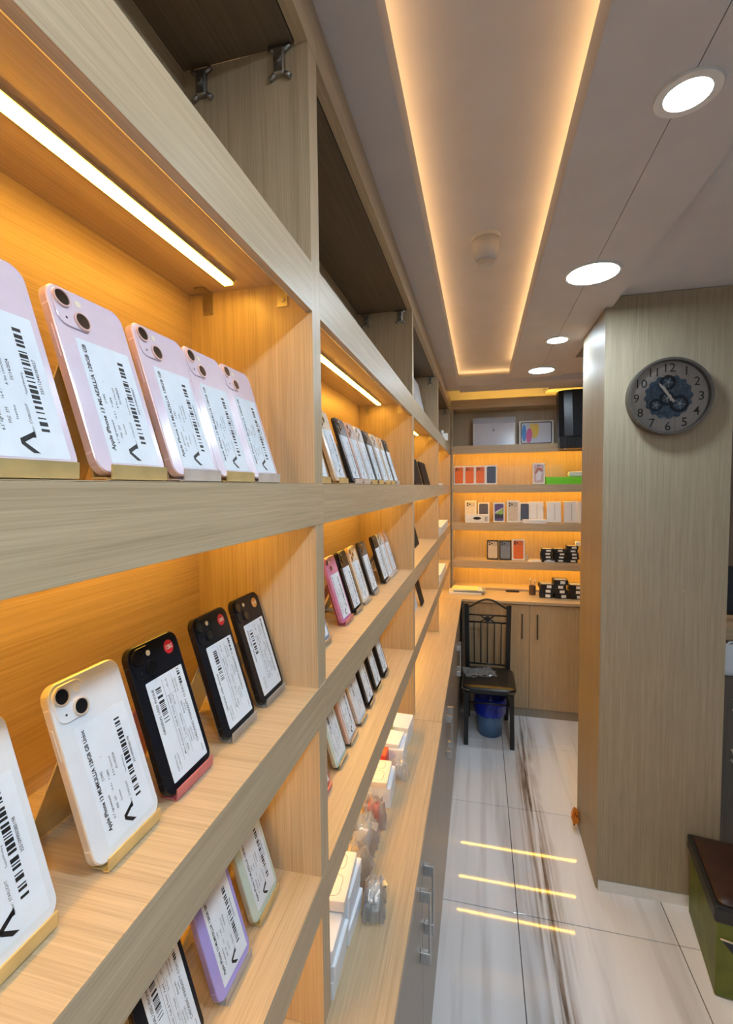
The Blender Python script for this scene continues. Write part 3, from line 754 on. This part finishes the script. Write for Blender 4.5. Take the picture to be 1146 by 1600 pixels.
part('pins', box(B(), -.010, .010, .015, .028, .010, .016), M_blackm, t)
# worktop corner
sheet_pile('notebooks', 'grey blue notebooks with yellow paper on top at the worktop corner', -.095, 3.72, ZK,
           [(.25, .15, .014, M_box, 2, -.02), (.24, .14, .012, M_blue, -3, .015), (.23, .13, .004, M_box, 3, -.005), (.20, .13, .006, M_yel, -5, -.02)])
t = thing('pen_cup', 'small pen cup with two pale topped pens on the worktop', 'cup', (.392, 3.74, ZK+.0005))
b = B(); annulus(b, 0, 0, .022, .025, 0, .07, 'z', 20); disc(b, 0, 0, .0225, 0, .003, 'z', 20); part('cup', b, mat('smoky_plastic', (.10, .06, .04), .3), t)
for k, (dx, dy, hh) in enumerate(((-.010, .004, .112), (.012, -.004, .105))):
    p = part('pen', tube(B(), [(dx*.5, dy, .004), (dx*1.4, dy*1.2, hh)], .0038, 8), M_greyprint, t)
    part('cap', tube(B(), [(dx*1.4, dy*1.2, hh), (dx*1.5, dy*1.2, hh+.010)], .005, 8), M_box, p)
t = thing('tray_slot', 'thin dark pen tray lying on the worktop ledge', 'tray', (.25, 3.80, ZK+.0004))
part('base', box(B(), -.05, .05, -.014, .014, 0, .003), M_blackm, t); part('rim', box(B(), -.05, .05, .011, .014, .003, .010), M_blackm, t)
# top row
t = thing('laptop_box', 'large pale laptop carton in clear wrap on the top back shelf', 'box', (-.060, 3.93, BOARD+.0188+.06*math.sin(R(7))), (R(-7), 0, 0))
M_lap = mat('laptop_card', (.68, .70, .80), .25, noise=.03)
part('carton', box(B(), 0, .334, 0, .06, 0, .236, .002), mat('laptop_card_edge', (.78, .78, .80), .35), t)
part('lid_print', box(B(), .012, .322, -.0008, .0002, .004, .226), M_lap, t)
b = B(); prism(b, [(.164+.012*math.cos(a)*(1-.08*math.sin(a)), .133+.0125*math.sin(a)-(.002 if abs(math.cos(a)) < .25 else 0)) for a in [6.2832*k/24 for k in range(24)] if not (-.55 < math.sin(a) < .5 and math.cos(a) > .86)], -.0013, -.0008, 'y')
prism(b, [(.166, .148), (.172, .156), (.173, .149), (.168, .146)], -.0013, -.0008, 'y'); part('emblem', b, mat('emblem_grey', (.36, .37, .43), .3), t)
b = B(); loft(b, [[(-.001, -.0025, .19), (-.001, -.0025, .238)], [(.09, -.004, .186), (.09, -.003, .239)], [(.17, -.003, .19), (.17, -.004, .240)], [(.26, -.005, .185), (.26, -.003, .239)], [(.335, -.0025, .19), (.335, -.0025, .238)]], cap=False, closed=False)
part('wrap', b, M_film, t)
b = B()
for u in (.005, .165): box(b, u, u+.022, -.0012, -.0006, .226, .231)
part('tape_mark', b, M_blackm, t)
t = thing('tablet_box', 'white tablet carton showing a screen with blue, pink and yellow petals', 'box', (.300, 3.93, BOARD+.0188+.045*math.sin(R(7))), (R(-7), 0, 0))
part('carton', rprism(B(), .264, .198, .004, 0, .045, 'y', ch=.001), M_box, t)
scr = part('picture', rprism(B(), .236, .176, .012, -.0008, .0002, 'y', u0=.014, v0=.012), mat('screen_edge', (.05, .05, .07), .4), t)
part('screen_print', rprism(B(), .220, .160, .006, -.0012, -.0007, 'y', u0=.022, v0=.020), mat('screen_pale', (.66, .68, .78), .4, noise=.06, nscale=12), scr)
def petal(c, cu, cv, ru, rv, dz, rot=0):
    ca, sa = math.cos(R(rot)), math.sin(R(rot))
    pts = [(cu+ru*math.cos(a)*ca-rv*math.sin(a)*sa, cv+ru*math.cos(a)*sa+rv*math.sin(a)*ca) for a in [6.2832*k/22 for k in range(22)]]
    b = B(); prism(b, [(u, max(v, .021)) for u, v in pts], -.0012-dz, -.0011, 'y'); part('petal', b, mat('petal_%d' % int(c[0]*99+c[1]*9), c, .4), scr)
petal((.02, .25, .75), .040, .100, .017, .068, .0004); petal((.85, .58, .04), .125, .115, .026, .062, .0006, -8); petal((.80, .60, .10), .105, .135, .020, .045, .0003, 10); petal((.70, .07, .33), .078, .078, .023, .060, .0009, -4)
# black housing hanging from the ceiling beside the column
t = thing('wall_monitor', 'big glossy black monitor housing hanging beside the column above the shelves', 'monitor', (.70, 3.70, 2.17))
b = B()
loft(b, [[(x, y, zz) for x, y in ((-.150, .05), (-.146, -.02), (-.115, -.055), (-.06, -.070), (.06, -.072), (.2, -.06), (.2, .05))] for zz in (-.115, .0, .215)] , smooth=False)
for v in b.verts: v.co.x += (v.co.z-.215)*-.03
part('back_shell', b, mat('black_housing', (.010, .014, .022), .30, noise=.2), t)
b = B(); box(b, -.136, .2, -.058, .05, -.205, -.116, .004); part('lower_shell', b, mat('black_plastic', (.015, .018, .022), .3), t)
b = B()
for u in (-.125, -.070): box(b, u, u+.040, -.066, -.056, -.195, -.125, .003)
part('socket_cover', b, M_blackm, t)
part('ceiling_bracket', box(B(), -.02, .05, -.02, .04, .215, .2215), M_blackm, t)
part('cable_plug', box(B(), -.108, -.095, -.064, -.05, -.213, -.204), M_chrome, t)

# ------------------------------------------------------------------ boxes and bagged chargers on the near worktop
CHG = mat('charger_plastic', (.86, .85, .83), .3, noise=.02)
M_paleb = mat('white_carton_cool', (.82, .85, .90), .35, noise=.03)
def white_carton(label, x, y, z, w_, l_, h_, rot=0, m=None, embossed=False, group='white cartons on the near worktop'):
    t = thing('white_carton', label, 'box', (x, y, z+.0003), (0, 0, R(rot)), group)
    part('tray', rprism(B(), w_-.002, l_-.002, .002, 0, h_*.35, 'z', u0=-w_/2+.001, v0=-l_/2+.001, n=2), m or M_paleb, t)
    part('lid', rprism(B(), w_, l_, .003, h_*.35+.0004, h_, 'z', u0=-w_/2, v0=-l_/2, ch=.0008, n=2), m or M_paleb, t)
    if embossed:
        b = B()
        for (u, v, w2, l2, r2) in ((-w_*.28, -l_*.42, w_*.56, l_*.42, .012), (-w_*.24, l_*.10, w_*.48, l_*.32, .010)):
            o1 = rr(w2, l2, r2, 6, u, v); o2 = rr(w2-.0024, l2-.0024, r2-.0012, 6, u+.0012, v+.0012)
            A = [b.verts.new((p[0], p[1], h_+.0003)) for p in o1]; C_ = [b.verts.new((p[0], p[1], h_+.0003)) for p in o2]
            for k in range(len(A)): b.faces.new((A[k], A[(k+1) % len(A)], C_[(k+1) % len(A)], C_[k]))
        part('embossed_outline', b, M_greyprint, t)
    return t
zk = ZK
M_cream = mat('cream_card', (.86, .78, .70), .4, noise=.03)
lvl = 0
for k, (dx, dy, hh, rot) in enumerate(((0, 0, .030, 2), (.003, .002, .028, 1), (-.002, .001, .026, 2))):
    white_carton('white carton, %s from the bottom of the near left pile' % ('first', 'second', 'third')[k], -.268+dx, .723+dy, zk+lvl, .072, .088, hh-.0004, rot); lvl += hh
lvl = 0
for k, (dx, dy, hh, rot) in enumerate(((0, 0, .030, -1), (-.004, .003, .030, 1), (-.002, .004, .028, 1))):
    white_carton('white carton, %s from the bottom of the pile behind the near one' % ('first', 'second', 'third')[k], -.265+dx, .822+dy, zk+lvl, .070, .096, hh-.0004, rot); lvl += hh
white_carton('cream carton with an embossed outline on top of the near pile', -.264, .803, zk+.0884, .058, .115, .020, 4, M_cream, True)
def pillow(sx, sy, sz, seed, n=11):
    """a crinkled flat bag: two sheets sealed at a ragged edge"""
    b = B(); r = random.Random(seed); q = []
    for i in range(n):
        row = []
        for j in range(n):
            u, v = -1+2*i/(n-1), -1+2*j/(n-1); k = ((1-u**4)*(1-v**4))**.5
            row.append(b.verts.new((sx*(u+.13*r.uniform(-1, 1)), sy*(v+.13*r.uniform(-1, 1)), .002+sz*k*r.uniform(.62, 1.12))))
        q.append(row)
    for i in range(n-1):
        for j in range(n-1):
            f = (q[i][j], q[i+1][j], q[i+1][j+1], q[i][j+1]); b.faces.new(f[:3]); b.faces.new((f[0], f[2], f[3]))
    for c in range(4):                                     # loose fins of film
        a = r.uniform(0, 6.28); p = Vector((sx*.5*math.cos(a), sy*.6*math.sin(a), sz*.8)); d = Vector((math.cos(a), math.sin(a), r.uniform(-.2, .8)))*min(sx, sy)*.7
        w_ = d.cross(Vector((0, 0, 1)))*.8; vs_ = [b.verts.new(p-w_*.3), b.verts.new(p+w_*.3), b.verts.new(p+d+w_*.8), b.verts.new(p+d*.8-w_*.6)]
        b.faces.new(vs_[:3]); b.faces.new((vs_[0], vs_[2], vs_[3]))
    return b
def bagged(label, x, y, z, sx, sy, sz, seed, rot=0, what=None, tilt=0):
    """clear crumpled bag with a white charger inside"""
    t = thing('bagged_charger', label, 'bag', (x, y, z+.001), (0, 0, R(rot)), 'chargers in clear bags on the near worktop')
    part('bag', pillow(sx, sy, sz, seed), M_film, t, label='clear crumpled plastic bag')
    r = random.Random(seed); w_ = min(sx, sy)*.62
    p = part('charger_body', rprism(B(), w_*1.7, sy*1.1, .005, .006, .006+sz*.68, 'z', u0=-w_*.85, v0=-sy*.6, ch=.002, n=4), what or CHG, t, label='white charger')
    part('plug_pin', box(B(), -.004, .004, sy*.4, sy*.4+.014, .012, .016), M_gold, p); part('plug_pin', box(B(), -.013, -.009, sy*.4, sy*.4+.014, .012, .016), M_gold, p)
    cb = [(-w_*.5+.006*math.sin(k*1.3+seed), -sy*.7+sy*1.3*k/11, .040*sz/.07+.005*math.cos(k*1.7)) for k in range(12)]
    part('cable', tube(B(), cb, .0016, 6), CHG, t)
    return t
M_goldp = mat('gold_pins', (.75, .50, .16), .28, .85, noise=.2)
M_redc = mat('red_card', (.72, .07, .04), .4); M_yelc = mat('yellow_card', (.85, .74, .12), .45)
bagged('loose crumpled clear bag spilling forward from the near pile', -.206, .870, zk, .022, .046, .036, 5, 10)
bagged('clear bag with gold coloured plugs beside the cream carton', -.262, .925, zk, .034, .034, .070, 8, -4, M_goldp)
bagged('clear bag of a white charger behind the gold coloured plugs', -.266, 1.012, zk, .034, .036, .074, 9, 4)
bagged('clear bag with a red tag before the second cream carton', -.258, 1.092, zk, .030, .028, .062, 12, 6, M_redc)
white_carton('tall white carton under the second cream carton', -.262, 1.200, zk, .068, .105, .052, 3)
white_carton('second cream carton with an embossed outline', -.266, 1.195, zk+.0525, .058, .100, .017, 3, M_cream, True)
bagged('clear bag between the second and third cartons', -.226, 1.287, zk, .026, .018, .050, 15, -10)
t = plain_box('red_carton', 'small red topped carton standing between the white cartons', -.296, -.262, 1.265, 1.312, zk, zk+.070, M_redc)
white_carton('white carton with an embossed outline behind the red one', -.252, 1.375, zk, .060, .100, .056, 2, None, True)
white_carton('thin white carton lying on the third carton', -.258, 1.372, zk+.0567, .050, .080, .012, -4)
plain_box('yellow_card_box', 'small yellow tag box next to the last white carton', -.302, -.276, 1.425, 1.462, zk, zk+.068, M_yelc)
white_carton('white carton farthest along the near worktop', -.254, 1.500, zk, .062, .095, .058, -3)
bagged('clear bag with a reddish tag lying by the far white carton', -.326, 1.500, zk, .022, .045, .085, 18, 5, M_pinkm)
# things in the open top compartments of the second bay: black gadgets in clear bags
for k, (y, n) in enumerate(((.735, 'nearest'), (.835, 'middle'), (.960, 'farthest'))):
    t = thing('bagged_gadget', 'black gadget in clear wrap behind the top rail, %s of three' % n, 'bag', (-.300, y, BOARD+.0185), (0, 0, R(8*k-6)), 'black gadgets behind the top rail')
    part('gadget', rprism(B(), .05, .075, .012, .002, .055-.006*k, 'z', u0=-.025, v0=-.0375, ch=.006, n=4), M_blackm, t)
    part('wrap', crumple(.034, .048, .066-.006*k, 30+k, .2, 2), M_film, t)
    part('cable', tube(B(), [(.02*math.cos(a*1.2), .03*math.sin(a), .056-.006*k+.002*a) for a in range(6)], .003, 6), M_blackm, t)
# top compartment of the third and fourth bays
t = thing('laptop_box', 'white laptop carton leaning in the top of the third bay', 'box', (-.285, 2.30, BOARD+.0205), (0, R(-12), 0))
part('carton', box(B(), -.04, 0, 0, .335, .009, .262, .002), M_box, t); part('lid_print', box(B(), 0, .0006, .01, .325, .016, .255), M_paleb, t)
t = thing('wall_charger', 'white plug charger lying in the top of the farthest bay', 'charger', (-.262, 3.30, BOARD+.0188), (0, 0, R(20)))
p = part('body', rprism(B(), .045, .14, .008, 0, .05, 'z', u0=-.02, v0=-.07, ch=.004), CHG, t); part('plug', rprism(B(), .02, .05, .004, .05, .075, 'z', u0=-.01, v0=-.02, ch=.002), CHG, t)
part('pin', box(B(), -.004, .004, .07, .085, .018, .022), M_chrome, t)
t = plain_box('flat_carton', 'flat white carton on the middle shelf of the farthest bay', -.300, -.250, 2.85, 3.20, ZA, ZA+.012)
for k in range(2):
    t = plain_box('flat_carton', 'flat white carton, %s of two on the lower shelf of the farthest bay' % ('under', 'upper')[k], -.330, -.236+.004*k, 2.86, 3.50, ZB+.0245*k, ZB+.0245*k+.024, rot=.5*k)
for k in range(2):
    t = plain_box('flat_carton', 'pale carton, %s of two on the lowest shelf of the farthest bay' % ('under', 'upper')[k], -.345, -.240+.003*k, 2.86, 3.30, ZC+.0245*k, ZC+.0245*k+.024, rot=-.5*k)

# ------------------------------------------------------------------ chair, bin
def blend(a, b, t_): return [a[i]+(b[i]-a[i])*t_ for i in range(3)]
M_frame = mat('black_tube', (.010, .010, .011), .35, noise=.2); M_vinyl = mat('black_vinyl', (.014, .012, .011), .30, noise=.3, nscale=30, bump=.15)
t = thing('dining_chair', 'black metal chair with spindle back and vinyl seat, facing the camera', 'chair', (.052, 3.2, 0))
S = .385
def sq(b, p, q, hx, hy):
    p, q = Vector(p), Vector(q)
    loft(b, [[(c.x+sx*hx, c.y+sy*hy, c.z) for sx, sy in ((-1, -1), (1, -1), (1, 1), (-1, 1))] for c in (p, q)])
    return b
for x in (-.140, .152): part('leg', sq(B(), (x, -.155, 0), (x*.97, -.150, S-.03), .014, .014), M_frame, t)
for x in (-.146, .148): part('leg', sq(B(), (x*.92, .235, 0), (x*.92, .205, S), .013, .013), M_frame, t)
for x in (-.148, .150): part('back_post', sq(B(), (x*.94, .205, S), (x, .225, .845), .016, .014), M_frame, t)
b = B(); tube(b, [(-.148+.298*k/14, .224, .815+.065*max(0, math.sin(3.1416*k/14))**1.5) for k in range(15)], .0075, 8); part('top_arch', b, M_frame, t)
for zz in (.765, .712): part('rail', tube(B(), [(-.145, .222, zz), (.147, .222, zz)], .006, 8), M_frame, t)
part('rail', tube(B(), [(-.140, .208, S+.025), (.142, .208, S+.025)], .006, 8), M_frame, t)
b = B(); disc(b, 0, .738, .020, .214, .228, 'y', 16, ch=.004)
for s_ in (-1, 1): tube(b, [(s_*.016, .221, .738), (s_*.036, .221, .752), (s_*.050, .221, .765)], .005, 6); tube(b, [(s_*.016, .221, .738), (s_*.036, .221, .724), (s_*.050, .221, .713)], .005, 6)
part('back_ornament', b, M_frame, t)
for k in range(5):
    x = -.094+.048*k; part('spindle', tube(B(), [(x, .221, .712), (x*.98, .215, .56), (x*.96, .208, S+.025)], .0042, 6), M_frame, t)
b = B(); rprism(b, .330, .375, .045, S-.030, S-.001, 'z', u0=-.160, v0=-.185, ch=.006, n=6); part('seat_frame', b, M_frame, t)
b = B()
loft(b, [[(u, v, zz) for u, v in rr(.340-2*i, .385-2*i, .05-i*.5, 6, -.165+i, -.190+i)] for i, zz in ((.004, S-.022), (0, S-.012), (0, S+.004), (.012, S+.013), (.05, S+.017))], smooth=True); part('seat', b, M_vinyl, t)
part('seat_piping', tube(B(), [(u, v, S-.006) for u, v in rr(.343, .388, .05, 6, -.1665, -.1915)], .003, 6), mat('piping_tan', (.20, .15, .09), .45), t)
for x in (-.138, .150): part('stretcher', tube(B(), [(x, -.153, .20), (x*.93, .22, .20)], .007, 8), M_frame, t)
part('stretcher', tube(B(), [(-.138, -.153, .285), (.150, -.153, .285)], .006, 8), M_frame, t)
t = thing('plastic_bag', 'crumpled clear plastic wrapper lying on the black chair seat', 'wrapper', (-.005, 3.24, S+.0185), (0, 0, R(15)))
b = B(); r = random.Random(4)
G = [[b.verts.new((-.105+.21*i/11, -.075+.15*j/8, .004+.020*r.random())) for j in range(9)] for i in range(12)]
for i in range(11):
    for j in range(8): b.faces.new((G[i][j], G[i+1][j], G[i+1][j+1], G[i][j+1]))
part('film', b, M_film, t)
part('folded_edge', tube(B(), [(-.10+.2*k/9, -.072+.006*math.sin(k*2), .012+.006*math.cos(k*1.7)) for k in range(10)], .002, 5), M_film, t)
t = thing('waste_bin', 'blue bin lined with a blue bag under the black chair', 'bin', (.068, 3.225, 0))
M_bin = mat('blue_bin', (.10, .20, .38), .35, noise=.06); M_bag = mat('blue_bag', (.010, .030, .42), .22, noise=.35, nscale=25, bump=.6)
def ring(r_, zz, n=32, wob=0, sd=0):
    rg = random.Random(sd); return [(r_*math.cos(6.2832*k/n)*(1+wob*(rg.random()-.5)), r_*math.sin(6.2832*k/n)*(1+wob*(rg.random()-.5)), zz+wob*.12*(rg.random()-.5)) for k in range(n)]
b = B(); loft(b, [ring(.070, .001), ring(.078, .004), ring(.098, .225), ring(.095, .225), ring(.076, .008), ring(.05, .008)], smooth=True); part('bin_body', b, M_bin, t)
b = B(); loft(b, [ring(.101, .150, 32, .10, 1), ring(.105, .180, 32, .08, 2), ring(.107, .215, 32, .06, 3), ring(.107, .240, 32, .06, 4), ring(.104, .262, 32, .06, 5), ring(.085, .245, 32, .1, 6), ring(.06, .12, 32, .1, 7)], cap=False, smooth=True); part('bin_bag', b, M_bag, t, label='blue bin bag folded over the rim')

# ------------------------------------------------------------------ wall clock
t = thing('wall_clock', 'round grey wooden wall clock with a dark blue gear centre on the column', 'clock', (.694, cy0, 2.030))
RC = .143
M_rim = mat('clock_rim', (.075, .062, .052), .35, noise=.15)
b = B(); annulus(b, 0, 0, RC-.0085, RC, -.047, -.001, 'y', 56); part('rim', b, M_rim, t)
part('dial', disc(B(), 0, 0, RC-.008, -.020, -.001, 'y', 56), wood('z', (.38, .33, .285), (.52, .46, .41), .5, 'dial_wood'), t)
dial_txt = []
for n in range(1, 13):
    a = R(90-30*n); s_ = str(n); wd = text_width(s_, .046)
    dial_txt.append((s_, .110*math.cos(a)-wd/2, .110*math.sin(a)-.0162, .046, .004))
part('numerals', text_mesh('numerals', dial_txt, lambda u, v: (u, -.0206, v)), mat('numeral_black', (.015, .014, .013), .5), t)
M_gear = mat('gear_blue', (.085, .135, .20), .35, .3, noise=.5, nscale=90)
b = B(); pts = []
for k in range(64):
    a = 6.2832*k/64; rr2 = .083 if k % 4 < 2 else .077; pts.append((rr2*math.cos(a), rr2*math.sin(a)))
prism(b, pts, -.024, -.0205, 'y'); g0 = part('gear_plate', b, M_gear, t)
M_spoke = mat('gear_light', (.42, .46, .50), .35, .4); M_gdark = mat('gear_dark', (.012, .02, .035), .4, .3)
for (u, v, r_) in ((.036, -.028, .030), (-.043, -.030, .022), (-.004, .053, .026), (-.006, -.006, .024)):
    b = B(); annulus(b, u, v, r_*.72, r_, -.029, -.024, 'y', 24)
    for k in range(16):
        a = 6.2832*k/16; disc(b, u+r_*math.cos(a), v+r_*math.sin(a), r_*.10, -.029, -.024, 'y', 6)
    gr = part('gear_wheel', b, M_gdark, t)
    b = B()
    for k in range(5):
        a = 6.2832*k/5+u*30; tube(b, [(u, -.027, v), (u+r_*.75*math.cos(a), -.027, v+r_*.75*math.sin(a))], r_*.08, 6)
    disc(b, u, v, r_*.2, -.030, -.024, 'y', 12); part('spokes', b, M_spoke, gr)
M_hand = mat('clock_hand', (.80, .74, .68), .35, .2)
def hand(name, deg, l, tail, w_, y):
    a = R(90-deg); b = B(); pts = [(l, 0), (l*.8, w_*.6), (0, w_*.45), (-tail, w_*.6), (-tail, -w_*.6), (0, -w_*.45), (l*.8, -w_*.6)]
    prism(b, [(u*math.cos(a)-v*math.sin(a), u*math.sin(a)+v*math.cos(a)) for u, v in pts], y-.0012, y, 'y'); return part(name, b, M_hand, t)
hand('hour_hand', 327, .052, .018, .010, -.032); hand('minute_hand', 324, .064, .026, .0075, -.034)
b = B(); disc(b, 0, 0, .006, -.0365, -.030, 'y', 14); part('hub', b, M_hand, t)
part('glass', disc(B(), 0, 0, RC-.009, -.0442, -.0430, 'y', 56), M_glass, t)

# ------------------------------------------------------------------ green box stool, duster, desk beyond the column
t = thing('storage_stool', 'green box stool with padded dark brown lid beside the column', 'stool', (.760, 1.682, 0), (0, 0, R(-8.5)))
M_green = mat('green_vinyl', (.125, .15, .012), .5, noise=.3, nscale=14, bump=.2); M_lid = mat('brown_vinyl', (.040, .015, .008), .42, noise=.3, nscale=12, bump=.25); M_lidedge = mat('charcoal_vinyl', (.014, .013, .0125), .4, noise=.2)
part('box_body', box(B(), 0, .38, 0, .330, .002, .262, .004, 2), M_green, t)
part('lid_edge', box(B(), -.010, .39, -.010, .338, .262, .318, .008, 2), M_lidedge, t)
b = B(); loft(b, [[(u, v, zz) for u, v in rr(.376-2*i, .326-2*i, .02, 4, .002+i, .001+i)] for i, zz in ((0, .317), (.004, .324), (.03, .331), (.08, .334))], smooth=True); part('lid_pad', b, M_lid, t)
b = B(); prism(b, [(.012, .205), (.37, .170), (.37, .02), (.16, .03)], -.0040, .0002, 'y'); po = part('front_pocket', b, mat('navy_lining', (.010, .016, .030), .35, noise=.4, nscale=20), t)
part('pocket_piping', tube(B(), [(.010, -.004, .207), (.37, -.004, .172)], .003, 6), M_silver, po)
t = thing('duster', 'fluffy orange duster head on the floor behind the column edge', 'duster', (.4585, 2.385, .004))
M_fl = mat('orange_fluff', (.75, .27, .03), .9, noise=.3)
b = B(); r = random.Random(2)
for k in range(140):
    a, e = r.uniform(0, 6.28), r.uniform(-.9, 1.4); d = Vector((math.cos(a)*math.cos(e)*.55, math.sin(a)*math.cos(e), math.sin(e)*1.3)); c0 = Vector((0, 0, .064))
    tube(b, [c0+d*.012, c0+d*.034+Vector((0, 0, -.003))], .004, 4, False, .0008)
part('fluff', b, M_fl, t, kind='stuff')
part('stick', tube(B(), [(0, 0, .05), (0, .02, .002)], .004, 6), M_blackm, t)
t = thing('service_desk', 'brown desk with a pale top partly seen to the right of the column', 'desk', (1.65, 2.62, 0))
part('body', box(B(), -.55, .55, -.18, .30, .002, .98), wood('z', (.13, .10, .08), (.20, .165, .13), .45, 'desk_wood'), t)
part('desk_top', box(B(), -.57, .57, -.20, .32, .981, 1.035, .003), WX, t)
for zz in (.70, .46): part('drawer_handle', tube(B(), [(-.51, -.18, zz), (-.51, -.20, zz), (-.51, -.20, zz-.05), (-.51, -.18, zz-.05)], .006, 6), M_white, t)
t = thing('display_screen', 'black screen standing on the desk right of the column', 'monitor', (1.30, 2.60, 1.036))
part('panel', box(B(), -.20, .25, -.01, .012, .02, .26, .004), M_black, t); part('stand', box(B(), -.06, .06, -.05, .05, 0, .02, .003), M_blackm, t)
t = thing('hanging_bag', 'pale blue bag hanging at the desk front right of the column', 'bag', (1.13, 2.400, .83))
b = B(); loft(b, [[(u, v, zz) for u, v in rr(w_, .025, .008, 3, -w_/2, -.012)] for w_, zz in ((.10, 0), (.15, .03), (.15, .10), (.10, .14))], smooth=True); part('bag', b, M_paleb, t); part('strap', tube(B(), [(-.04, 0, .135), (-.03, 0, .15), (.03, 0, .15), (.04, 0, .135)], .004, 6), M_paleb, t)
